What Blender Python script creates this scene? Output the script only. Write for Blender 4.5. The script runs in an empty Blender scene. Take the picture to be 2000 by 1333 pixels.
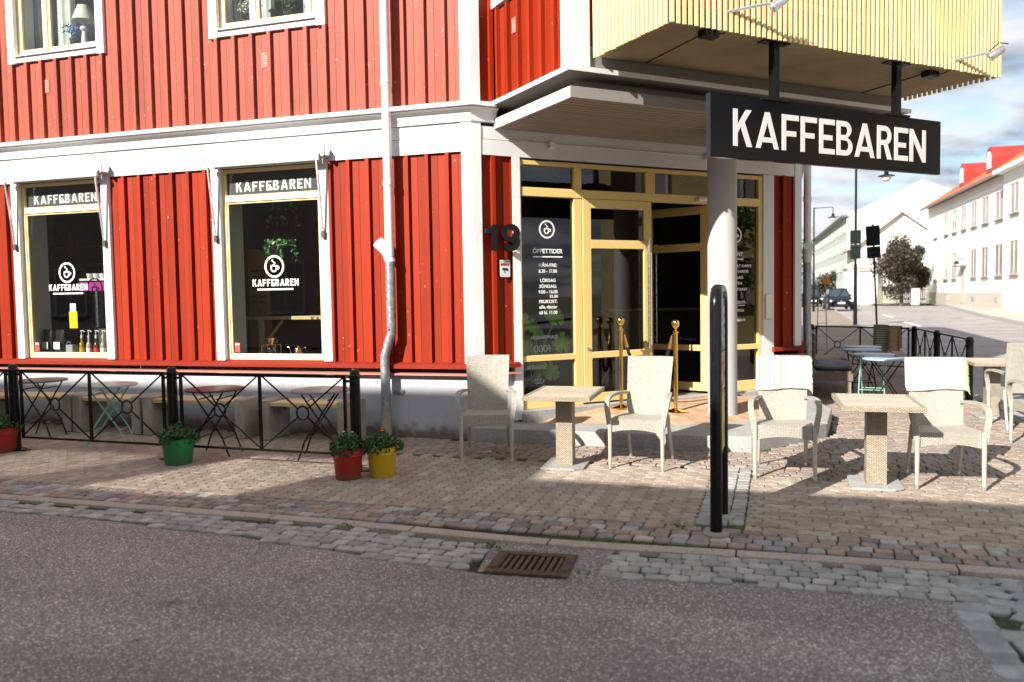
import bpy, bmesh, math, random
from mathutils import Vector, Matrix, geometry
random.seed(11)
R = math.radians
SC = bpy.context.scene
COL = SC.collection
PI = math.pi

# ------------------------------------------------------------------ camera
cam = bpy.data.objects.new('camera', bpy.data.cameras.new('camera'))
COL.objects.link(cam)
SC.camera = cam
fw = Vector((-0.3030, 0.9515, -0.0542)).normalized()
rt = Vector((0.9528, 0.3031, -0.0160))
rt = (rt - fw * rt.dot(fw)).normalized()
up = rt.cross(fw)
cam.matrix_world = Matrix(((rt.x, up.x, -fw.x, 3.275), (rt.y, up.y, -fw.y, -8.880), (rt.z, up.z, -fw.z, 1.62), (0, 0, 0, 1)))
cam.data.sensor_width = 36
cam.data.lens = 29.376
cam.data.clip_start = 0.05
cam.data.clip_end = 1500
cam.data.dof.use_dof = True
cam.data.dof.focus_distance = 9.0
cam.data.dof.aperture_fstop = 1.6

# ------------------------------------------------------------------ sky, sun, exposure
SUN_EL = R(30)
SUN_DIR = Vector((-0.415 * math.cos(SUN_EL), -0.910 * math.cos(SUN_EL), math.sin(SUN_EL))).normalized()
W = bpy.data.worlds.new("World")
SC.world = W
W.use_nodes = True
nt = W.node_tree
nt.nodes.clear()
N = nt.nodes.new
L = nt.links.new
out = N('ShaderNodeOutputWorld')
sky = N('ShaderNodeTexSky')
sky.sky_type = 'NISHITA'
sky.sun_disc = False
sky.sun_elevation = SUN_EL
sky.sun_rotation = math.atan2(SUN_DIR.x, SUN_DIR.y)
bg1 = N('ShaderNodeBackground')
bg1.inputs[1].default_value = 0.085
L(sky.outputs[0], bg1.inputs[0])
tc = N('ShaderNodeTexCoord')
sep = N('ShaderNodeSeparateXYZ')
L(tc.outputs['Generated'], sep.inputs[0])
def wmath(op, a, b=None):
    m = N('ShaderNodeMath')
    m.operation = op
    for i, v in enumerate((a, b)):
        if v is None:
            continue
        if hasattr(v, 'is_linked'):
            L(v, m.inputs[i])
        else:
            m.inputs[i].default_value = v
    return m.outputs[0]
zz = wmath('ADD', wmath('MAXIMUM', sep.outputs[2], 0.0), 0.16)
comb = N('ShaderNodeCombineXYZ')
L(wmath('DIVIDE', sep.outputs[0], zz), comb.inputs[0])
L(wmath('DIVIDE', sep.outputs[1], zz), comb.inputs[1])
no1 = N('ShaderNodeTexNoise')
no1.inputs['Scale'].default_value = 1.15
no1.inputs['Detail'].default_value = 9
no1.inputs['Roughness'].default_value = 0.55
no1.inputs['Distortion'].default_value = 0.3
L(comb.outputs[0], no1.inputs['Vector'])
rmp = N('ShaderNodeValToRGB')
rmp.color_ramp.elements[0].position = 0.37
rmp.color_ramp.elements[1].position = 0.49
L(no1.outputs['Fac'], rmp.inputs[0])
no2 = N('ShaderNodeTexNoise')
no2.inputs['Scale'].default_value = 1.9
no2.inputs['Detail'].default_value = 7
L(comb.outputs[0], no2.inputs['Vector'])
crm = N('ShaderNodeValToRGB')
crm.color_ramp.elements[0].position = 0.41
crm.color_ramp.elements[0].color = (0.38, 0.45, 0.57, 1)
crm.color_ramp.elements[1].position = 0.56
crm.color_ramp.elements[1].color = (0.92, 0.94, 0.97, 1)
L(no2.outputs['Fac'], crm.inputs[0])
bg2 = N('ShaderNodeBackground')
bg2.inputs[1].default_value = 0.49
L(crm.outputs[0], bg2.inputs[0])
mx = N('ShaderNodeMixShader')
L(rmp.outputs[0], mx.inputs[0])
L(bg1.outputs[0], mx.inputs[1])
L(bg2.outputs[0], mx.inputs[2])
L(mx.outputs[0], out.inputs[0])

sun = bpy.data.objects.new('sun', bpy.data.lights.new('sun', 'SUN'))
COL.objects.link(sun)
sun.data.energy = 5.0
sun.data.angle = R(0.53)
sun.data.color = (1.0, 0.945, 0.85)
sun.rotation_euler = (-SUN_DIR).to_track_quat('-Z', 'Y').to_euler()

vs = SC.view_settings
vs.view_transform = 'Standard'
vs.look = 'None'
vs.gamma = 1
vs.use_curve_mapping = False
vs.exposure = 1.05
SC.cycles.use_denoising = True
SC.cycles.max_bounces = 7
SC.cycles.diffuse_bounces = 3
SC.cycles.glossy_bounces = 4
SC.cycles.transmission_bounces = 4
SC.cycles.transparent_max_bounces = 12
SC.cycles.caustics_reflective = False
SC.cycles.caustics_refractive = False
SC.cycles.sample_clamp_indirect = 6

# ------------------------------------------------------------------ materials
class NT:
    def __init__(s, name):
        s.m = bpy.data.materials.new(name)
        s.m.use_nodes = True
        s.t = s.m.node_tree
        s.b = s.t.nodes['Principled BSDF']
        s.o = s.t.nodes['Material Output']
    def n(s, kind, **kw):
        nd = s.t.nodes.new('ShaderNode' + kind)
        for k, v in kw.items():
            setattr(nd, k, v)
        return nd
    def set(s, sock, v):
        if hasattr(v, 'is_linked'):
            s.t.links.new(v, sock)
        else:
            sock.default_value = v
    def math(s, op, a, b=0.0, c=None):
        nd = s.n('Math', operation=op)
        s.set(nd.inputs[0], a)
        s.set(nd.inputs[1], b)
        if c is not None:
            s.set(nd.inputs[2], c)
        return nd.outputs[0]
    def ramp(s, fac, stops):
        nd = s.n('ValToRGB')
        el = nd.color_ramp.elements
        while len(el) < len(stops):
            el.new(0.5)
        for e, (p, c) in zip(el, stops):
            e.position = p
            e.color = (*c, 1) if len(c) == 3 else c
        s.set(nd.inputs[0], fac)
        return nd.outputs[0]
    def mix(s, fac, a, b, mode='MIX'):
        nd = s.n('Mix', data_type='RGBA', blend_type=mode)
        s.set(nd.inputs[0], fac)
        s.set(nd.inputs[6], (*a, 1) if isinstance(a, tuple) and len(a) == 3 else a)
        s.set(nd.inputs[7], (*b, 1) if isinstance(b, tuple) and len(b) == 3 else b)
        return nd.outputs[2]
    def noise(s, scale, detail=4, rough=0.5, vec=None, stretch=None, coord='Object'):
        if vec is None:
            vec = s.n('TexCoord').outputs[coord]
        if stretch:
            mp = s.n('Mapping')
            mp.inputs['Scale'].default_value = stretch
            s.t.links.new(vec, mp.inputs[0])
            vec = mp.outputs[0]
        nd = s.n('TexNoise')
        nd.inputs['Scale'].default_value = scale
        nd.inputs['Detail'].default_value = detail
        nd.inputs['Roughness'].default_value = rough
        s.t.links.new(vec, nd.inputs['Vector'])
        return nd.outputs['Fac']
    def pos(s):
        return s.n('NewGeometry').outputs['Position']
    def rnd(s):
        a = s.n('ObjectInfo').outputs['Random']
        b = s.n('NewGeometry').outputs['Random Per Island']
        return s.math('FRACT', s.math('ADD', a, b))
    def col(s, v):
        s.set(s.b.inputs['Base Color'], (*v, 1) if isinstance(v, tuple) and len(v) == 3 else v)
    def rough(s, v):
        s.set(s.b.inputs['Roughness'], v)
    def bump(s, h, strength=0.3, dist=0.01):
        nd = s.n('Bump')
        nd.inputs['Strength'].default_value = strength
        nd.inputs['Distance'].default_value = dist
        s.set(nd.inputs['Height'], h)
        s.t.links.new(nd.outputs[0], s.b.inputs['Normal'])

def plain(name, c, rough=0.5, metal=0.0, var=0.12, scale=6.0, bump=0.0, bscale=60.0, spec=0.5, world=True, coat=0.0):
    """painted / plain surface with soft blotches and optional fine relief"""
    t = NT(name)
    v = t.pos() if world else None
    f = t.noise(scale, 5, 0.6, vec=v)
    lo = tuple(max(0, x * (1 - var)) for x in c)
    hi = tuple(min(1, x * (1 + var)) for x in c)
    t.col(t.ramp(f, [(0.3, lo), (0.7, hi)]))
    t.rough(t.math('ADD', t.math('MULTIPLY', f, 0.16), rough - 0.08))
    t.b.inputs['Metallic'].default_value = metal
    t.b.inputs['Specular IOR Level'].default_value = spec
    if coat:
        t.b.inputs['Coat Weight'].default_value = coat
        t.b.inputs['Coat Roughness'].default_value = 0.1
    if bump:
        t.bump(t.noise(bscale, 4, 0.6, vec=t.pos() if world else None), bump, 0.004)
    return t.m

def painted_wood(name, c, chips=0.0, var=0.14, rough=0.5, grain=1.0, spec=0.4):
    t = NT(name)
    t.b.inputs['Specular IOR Level'].default_value = spec
    p = t.pos()
    g = t.noise(14, 5, 0.65, vec=p, stretch=(6, 6, 0.5))
    b = t.noise(1.7, 3, 0.5, vec=p)
    r = t.rnd()
    k = t.math('ADD', t.math('MULTIPLY', g, 0.35), t.math('ADD', t.math('MULTIPLY', b, 0.3), t.math('MULTIPLY', r, 0.35)))
    lo = tuple(x * (1 - var) for x in c)
    hi = tuple(min(1, x * (1 + var)) for x in c)
    colr = t.ramp(k, [(0.3, lo), (0.68, hi)])
    if chips:
        ch = t.noise(26, 3, 0.5, vec=p, stretch=(1, 1, 0.7))
        msk = t.ramp(ch, [(0.71 - 0.02 * chips, (0, 0, 0)), (0.74 - 0.02 * chips, (1, 1, 1))])
        zone = t.ramp(t.noise(2.3, 2, 0.5, vec=p), [(0.48, (0, 0, 0)), (0.6, (1, 1, 1))])
        colr = t.mix(t.mix(1.0, msk, zone, 'MULTIPLY'), colr, (0.62, 0.33, 0.27))
    t.col(colr)
    t.rough(t.math('ADD', t.math('MULTIPLY', g, 0.25), rough - 0.1))
    t.bump(g, 0.35 * grain, 0.005)
    return t.m

def metal(name, c, rough=0.3, var=0.2, scale=30):
    return plain(name, c, rough, 1.0, var, scale, world=True)

M = {}
M['red_up'] = painted_wood('red_paint_weathered', (0.30, 0.060, 0.036), chips=1.5, var=.2, spec=.25)
M['red_low'] = painted_wood('red_paint', (0.255, 0.021, 0.0045), chips=0.15, var=.22, spec=.18)
M['red_dark'] = painted_wood('red_sill_paint', (0.25, 0.026, 0.014), chips=0.0, spec=.12, rough=.65)
M['flash'] = painted_wood('pale_red_flashing', (0.40, 0.16, 0.13), spec=.2, rough=.6)
M['white'] = painted_wood('white_paint', (0.72, 0.715, 0.72), var=0.07, rough=0.5, grain=0.9)
t = NT.__new__(NT)
t.m = M['white']
t.t = t.m.node_tree
t.b = t.t.nodes['Principled BSDF']
src = t.b.inputs['Base Color'].links[0].from_socket
p = t.pos()
k1 = t.ramp(t.noise(11, 5, .65, vec=p, stretch=(4, 4, .35)), [(.60, (0, 0, 0)), (.75, (.5, .5, .5))])
k2 = t.ramp(t.noise(48, 2, .5, vec=p), [(.74, (0, 0, 0)), (.77, (1, 1, 1))])
cc = t.mix(k1, src, (0.50, 0.47, 0.43))
t.col(t.mix(k2, cc, (0.34, 0.30, 0.26)))
M['soffit'] = painted_wood('soffit_paint', (0.30, 0.245, 0.20), var=0.06)
M['yellow'] = painted_wood('yellow_paint', (0.73, 0.535, 0.205), var=0.06, rough=0.42, grain=0.4)
M['cream'] = painted_wood('cream_paint', (0.80, 0.66, 0.36), var=0.06, rough=0.42, grain=0.4)
M['slat'] = painted_wood('pale_yellow_paint', (0.78, 0.66, 0.34), var=0.07, rough=0.5)
M['shaded_fascia'] = painted_wood('shaded_fascia_paint', (0.27, 0.25, 0.235), var=0.05)  # canopy white darkened in the colour to stand in for shade
t = NT('plinth_render')
p = t.pos()
f = t.noise(3, 5, .6, vec=p)
sp = t.n('SeparateXYZ')
t.t.links.new(p, sp.inputs[0])
low = t.math('SUBTRACT', t.math('MULTIPLY', t.noise(7, 5, .7, vec=p), .55), t.math('MULTIPLY', sp.outputs[2], 1.6))
msk = t.ramp(low, [(.02, (0, 0, 0)), (.22, (1, 1, 1))])
strk = t.ramp(t.noise(9, 4, .6, vec=p, stretch=(3, 3, .25)), [(.58, (0, 0, 0)), (.72, (.45, .45, .45))])
c = t.ramp(f, [(.3, (0.44, 0.45, 0.48)), (.7, (0.50, 0.51, 0.54))])
c = t.mix(strk, c, (0.33, 0.32, 0.31))
t.col(t.mix(msk, c, (0.20, 0.17, 0.14)))
t.rough(.85)
t.bump(t.noise(140, 4, .6, vec=p), .5, .004)
M['plinth'] = t.m
M['concrete'] = plain('concrete', (0.36, 0.33, 0.28), 0.9, 0, 0.25, 4, 0.5, 70, 0.3)
M['slab'] = plain('balcony_concrete', (0.30, 0.23, 0.14), 0.9, 0, 0.18, 2.2, 0.3, 40, 0.3)
M['granite'] = NT('granite').m
def granite(name, a, b, dark):
    t = NT(name)
    p = t.pos()
    v = t.n('TexVoronoi')
    v.inputs['Scale'].default_value = 160
    t.t.links.new(p, v.inputs['Vector'])
    sp = t.n('SeparateColor')
    t.t.links.new(v.outputs['Color'], sp.inputs[0])
    c = t.ramp(sp.outputs[0], [(0.0, dark), (0.25, a), (0.8, b), (1.0, tuple(min(1, x * 1.4) for x in b))])
    big = t.noise(3, 3, 0.5, vec=p)
    t.col(t.mix(0.5, c, t.ramp(big, [(0.3, a), (0.7, b)])))
    t.rough(0.75)
    t.bump(t.noise(70, 4, 0.6, vec=p), 0.4, 0.004)
    return t.m
M['granite'] = granite('grey_granite', (0.27, 0.26, 0.25), (0.42, 0.41, 0.40), (0.08, 0.08, 0.08))
M['kerb'] = granite('pink_granite', (0.33, 0.27, 0.225), (0.44, 0.38, 0.33), (0.15, 0.13, 0.115))
M['black'] = plain('black_enamel', (0.006, 0.006, 0.007), 0.25, 0, 0.3, 20, spec=0.25, coat=0.1)
M['black_matt'] = plain('black_matt', (0.010, 0.010, 0.011), 0.6, 0, 0.3, 20, spec=0.3)
M['sign_black'] = plain('gloss_black_sheet', (0.004, 0.0045, 0.006), 0.16, 0, 0.2, 2, spec=0.22)
M['letter'] = plain('white_acrylic', (0.62, 0.62, 0.62), 0.4, 0, 0.02, 3)
M['vinyl'] = plain('white_vinyl', (0.85, 0.85, 0.85), 0.5, 0, 0.01, 3)
M['zinc'] = NT('galvanised').m
t = NT('galvanised_steel')
v = t.n('TexVoronoi')
v.inputs['Scale'].default_value = 34
t.t.links.new(t.pos(), v.inputs['Vector'])
sp = t.n('SeparateColor')
t.t.links.new(v.outputs['Color'], sp.inputs[0])
t.col(t.ramp(sp.outputs[0], [(0, (0.22, 0.25, 0.27)), (1, (0.36, 0.39, 0.41))]))
t.b.inputs['Metallic'].default_value = 0.6
t.rough(0.48)
M['zinc'] = t.m
M['pipe'] = plain('pale_grey_pipe_paint', (0.66, 0.65, 0.66), 0.45, 0, 0.05, 5)
M['column'] = plain('column_paint', (0.42, 0.41, 0.41), 0.55, 0, 0.04, 3, 0.15, 60)
M['steel'] = metal('brushed_steel', (0.62, 0.62, 0.63), 0.28, 0.1)
M['alu'] = metal('satin_aluminium', (0.75, 0.75, 0.76), 0.4, 0.08)
M['brass'] = metal('polished_brass', (0.83, 0.55, 0.17), 0.14, 0.06)
M['copper'] = metal('copper', (0.80, 0.40, 0.24), 0.22, 0.08)
M['iron'] = NT('cast_iron').m
t = NT('rusty_cast_iron')
f = t.noise(22, 6, 0.65, vec=t.pos())
t.col(t.ramp(f, [(0.3, (0.035, 0.026, 0.022)), (0.55, (0.085, 0.058, 0.042)), (0.75, (0.16, 0.10, 0.065))]))
t.b.inputs['Metallic'].default_value = 0.3
t.rough(0.62)
t.bump(t.noise(120, 4, 0.6, vec=t.pos()), 0.5, 0.003)
M['iron'] = t.m
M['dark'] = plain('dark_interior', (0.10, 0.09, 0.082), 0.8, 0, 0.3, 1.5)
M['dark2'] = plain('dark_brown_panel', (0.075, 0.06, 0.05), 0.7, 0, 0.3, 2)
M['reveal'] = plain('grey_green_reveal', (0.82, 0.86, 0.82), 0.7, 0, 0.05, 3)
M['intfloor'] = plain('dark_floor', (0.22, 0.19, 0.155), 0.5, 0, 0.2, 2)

def glass(name, tint=(1, 1, 1), boost=1.6):
    t = NT(name)
    t.t.nodes.remove(t.b)
    tr = t.n('BsdfTransparent')
    tr.inputs[0].default_value = (*tint, 1)
    gl = t.n('BsdfGlossy')
    gl.inputs['Roughness'].default_value = 0.0
    fr = t.n('Fresnel')
    fr.inputs[0].default_value = 1.5
    mxs = t.n('MixShader')
    t.t.links.new(t.math('MINIMUM', t.math('MULTIPLY', fr.outputs[0], boost), 1.0), mxs.inputs[0])
    t.t.links.new(tr.outputs[0], mxs.inputs[1])
    t.t.links.new(gl.outputs[0], mxs.inputs[2])
    t.t.links.new(mxs.outputs[0], t.o.inputs[0])
    return t.m
M['glass'] = glass('window_glass', (0.93, 0.96, 0.945), 2.0)
M['glass2'] = glass('shop_front_glass', (0.92, 0.95, 0.93), 1.9)
M['clear'] = glass('clear_glass', (0.96, 0.98, 0.98), 1.2)

def wicker(name, a, b, dark, su=0.026, sv=0.0095):
    t = NT(name)
    uv = t.n('UVMap').outputs[0]
    sp = t.n('SeparateXYZ')
    t.t.links.new(uv, sp.inputs[0])
    v = t.math('DIVIDE', sp.outputs[1], sv)
    row = t.math('FLOOR', v)
    fv = t.math('FRACT', v)
    u = t.math('ADD', t.math('DIVIDE', sp.outputs[0], su), t.math('MULTIPLY', row, 0.5))
    fu = t.math('FRACT', u)
    hu = t.math('SINE', t.math('MULTIPLY', fu, PI))
    hv = t.math('SINE', t.math('MULTIPLY', fv, PI))
    h = t.math('MULTIPLY', t.math('POWER', hu, 0.7), t.math('POWER', hv, 0.6))
    wn = t.n('TexWhiteNoise', noise_dimensions='2D')
    cb = t.n('CombineXYZ')
    t.t.links.new(row, cb.inputs[0])
    t.t.links.new(t.math('FLOOR', u), cb.inputs[1])
    t.t.links.new(cb.outputs[0], wn.inputs['Vector'])
    strand = t.mix(wn.outputs['Value'], a, b)
    t.col(t.mix(t.ramp(h, [(0.12, (0, 0, 0)), (0.5, (1, 1, 1))]), dark, strand))
    t.rough(0.5)
    t.bump(h, 0.9, 0.006)
    return t.m
M['wicker'] = wicker('cream_wicker', (0.60, 0.565, 0.50), (0.47, 0.435, 0.375), (0.13, 0.11, 0.088))
M['wicker_tan'] = wicker('tan_wicker', (0.50, 0.43, 0.33), (0.39, 0.325, 0.24), (0.11, 0.085, 0.06))
M['rattan_leg'] = plain('cream_lacquered_leg', (0.48, 0.455, 0.40), 0.4, 0.2, 0.06, 20)
M['tan_slat'] = painted_wood('tan_slat', (0.47, 0.415, 0.325), var=0.12)

def stone_mat(name, stops, rough=0.8, spec=0.3, bump=0.6, speck=0.25, world_scale=90):
    t = NT(name)
    r = t.rnd()
    base = t.ramp(r, stops)
    p = t.pos()
    n1 = t.noise(world_scale, 3, 0.7, vec=p)
    n2 = t.noise(9, 4, 0.6, vec=p)
    c = t.mix(speck, base, t.ramp(n1, [(0.35, (0.03, 0.028, 0.026)), (0.5, (0.25, 0.22, 0.2)), (0.68, (0.6, 0.56, 0.52))]))
    c = t.mix(1.0, c, t.ramp(n2, [(0.3, (0.72, 0.72, 0.72)), (0.7, (1.15, 1.13, 1.1))]), 'MULTIPLY')
    t.col(c)
    t.rough(rough)
    t.b.inputs['Specular IOR Level'].default_value = spec
    t.bump(t.noise(60, 5, 0.65, vec=p), bump, 0.006)
    return t.m
M['paver'] = stone_mat('concrete_paver', [(0.0, (0.34, 0.28, 0.22)), (0.35, (0.40, 0.33, 0.265)), (0.7, (0.44, 0.37, 0.30)), (1.0, (0.50, 0.43, 0.35))], speck=0.22)
M['sett_mix'] = stone_mat('mixed_sett', [(0, (0.19, 0.165, 0.16)), (0.3, (0.32, 0.275, 0.25)), (0.5, (0.42, 0.29, 0.22)), (0.68, (0.26, 0.245, 0.25)), (0.85, (0.38, 0.375, 0.37)), (1, (0.50, 0.48, 0.44))], speck=0.14)
M['sett_grey'] = stone_mat('grey_sett', [(0, (0.28, 0.275, 0.26)), (0.4, (0.42, 0.415, 0.395)), (0.75, (0.35, 0.355, 0.345)), (1, (0.52, 0.50, 0.47))], speck=0.14)
M['sett_pink'] = stone_mat('pinkish_sett', [(0, (0.27, 0.22, 0.19)), (0.35, (0.36, 0.29, 0.24)), (0.6, (0.33, 0.24, 0.19)), (0.8, (0.28, 0.26, 0.25)), (1, (0.40, 0.34, 0.29))], speck=0.13)
M['sett_blue'] = stone_mat('blue_grey_sett', [(0, (0.25, 0.265, 0.27)), (0.5, (0.33, 0.345, 0.35)), (1, (0.41, 0.41, 0.405))], speck=0.14)
M['tile'] = stone_mat('clay_paving_tile', [(0, (0.44, 0.27, 0.17)), (0.5, (0.50, 0.33, 0.22)), (1, (0.55, 0.37, 0.25))], speck=0.08, bump=0.3)

t = NT('joint_sand')
p = t.pos()
f = t.noise(30, 5, 0.7, vec=p)
c = t.ramp(f, [(0.3, (0.018, 0.015, 0.012)), (0.7, (0.06, 0.05, 0.038))])
ms = t.ramp(t.noise(1.1, 3, 0.6, vec=p), [(0.47, (0, 0, 0)), (0.58, (1, 1, 1))])
ms2 = t.ramp(t.noise(16, 3, 0.6, vec=p), [(0.42, (0, 0, 0)), (0.52, (1, 1, 1))])
t.col(t.mix(t.mix(1.0, ms, ms2, 'MULTIPLY'), c, (0.07, 0.12, 0.018)))
t.rough(0.95)
t.bump(f, 0.8, 0.01)
M['joint'] = t.m

def asphalt(name, k=1.0):
    t = NT(name)
    p = t.pos()
    v = t.n('TexVoronoi')
    v.inputs['Scale'].default_value = 125
    t.t.links.new(p, v.inputs['Vector'])
    sp = t.n('SeparateColor')
    t.t.links.new(v.outputs['Color'], sp.inputs[0])
    c = t.ramp(sp.outputs[0], [(0.0, (0.045 * k, 0.0415 * k, 0.041 * k)), (0.40, (0.085 * k, 0.079 * k, 0.0765 * k)), (0.76, (0.135 * k, 0.124 * k, 0.118 * k)), (0.90, (0.22 * k, 0.20 * k, 0.19 * k)), (1.0, (0.44 * k, 0.41 * k, 0.385 * k))])
    v2 = t.n('TexVoronoi')
    v2.inputs['Scale'].default_value = 300
    t.t.links.new(p, v2.inputs['Vector'])
    c = t.mix(0.35, c, t.ramp(v2.outputs['Distance'], [(0.1, (0.15 * k, 0.138 * k, 0.133 * k)), (0.6, (0.05 * k, 0.046 * k, 0.045 * k))]))
    big = t.noise(0.9, 4, 0.6, vec=p)
    c = t.mix(1.0, c, t.ramp(big, [(0.3, (0.86, 0.86, 0.87)), (0.7, (1.12, 1.1, 1.09))]), 'MULTIPLY')
    st = t.ramp(t.noise(2.6, 2, 0.4, vec=p), [(0.68, (1, 1, 1)), (0.76, (0.60, 0.58, 0.58))])
    c = t.mix(1.0, c, st, 'MULTIPLY')
    tr = t.ramp(t.noise(0.55, 3, 0.5, vec=p, stretch=(.35, 2.2, 1)), [(0.40, (0.86, 0.855, 0.86)), (0.62, (1.12, 1.12, 1.11))])
    c = t.mix(1.0, c, tr, 'MULTIPLY')
    dots = t.n('TexVoronoi')
    dots.inputs['Scale'].default_value = 1.7
    t.t.links.new(p, dots.inputs['Vector'])
    c = t.mix(1.0, c, t.ramp(dots.outputs['Distance'], [(0.030, (0.45, 0.44, 0.44)), (0.055, (1, 1, 1))]), 'MULTIPLY')
    t.col(c)
    t.rough(t.math('ADD', t.math('MULTIPLY', sp.outputs[1], 0.25), 0.62))
    t.bump(t.math('ADD', v.outputs['Distance'], t.noise(40, 3, 0.6, vec=p)), 0.35, 0.006)
    return t.m
M['asphalt'] = asphalt('asphalt', 2.35)
M['asphalt_far'] = asphalt('street_asphalt', 3.0)

def leafm(name, a, b, c):
    t = NT(name)
    t.col(t.ramp(t.rnd(), [(0, a), (0.55, b), (1, c)]))
    t.rough(0.5)
    t.b.inputs['Subsurface Weight'].default_value = 0.0
    t.b.inputs['Transmission Weight'].default_value = 0.0
    return t.m
M['leaf'] = leafm('bedding_leaf', (0.02, 0.055, 0.016), (0.035, 0.095, 0.022), (0.075, 0.15, 0.03))
M['ivy'] = leafm('ivy_leaf', (0.03, 0.14, 0.04), (0.07, 0.25, 0.07), (0.35, 0.5, 0.25))
M['monstera'] = leafm('monstera_leaf', (0.16, 0.36, 0.03), (0.24, 0.48, 0.04), (0.30, 0.55, 0.07))
M['copper_leaf'] = leafm('copper_leaf', (0.012, 0.014, 0.006), (0.032, 0.020, 0.011), (0.05, 0.045, 0.016))
M['green_leaf'] = leafm('tree_leaf', (0.04, 0.08, 0.015), (0.08, 0.15, 0.025), (0.14, 0.22, 0.04))
M['grass'] = leafm('moss', (0.05, 0.11, 0.012), (0.09, 0.17, 0.02), (0.13, 0.22, 0.03))
M['bark'] = plain('bark', (0.10, 0.075, 0.055), 0.9, 0, 0.3, 20, 0.8, 40)
M['soil'] = plain('soil', (0.03, 0.02, 0.014), 0.95, 0, 0.3, 40, 0.8, 80)
def col(name, c, rough=0.5, **k):
    if name not in M:
        M[name] = plain(name, c, rough, **k)
    return M[name]

# ------------------------------------------------------------------ mesh helpers
def frame(origin, ax, az=0.0):
    """matrix of a local frame: x along angle ax (degrees from +X), z up"""
    return Matrix.Translation(Vector(origin)) @ Matrix.Rotation(R(ax), 4, 'Z')
I4 = Matrix.Identity(4)
FL = I4                                   # long wall: x along wall, y inward
FC = frame((0, 0, 0), 45)                 # canted entrance wall: x along wall, y inward
CX = 5.03
FS = frame((CX * math.sqrt(.5), CX * math.sqrt(.5), 0), 90)   # side street wall
FB = FC @ frame((0.42, 0, 0), -90)        # bay flank: x outward, y inward (+w)

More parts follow.
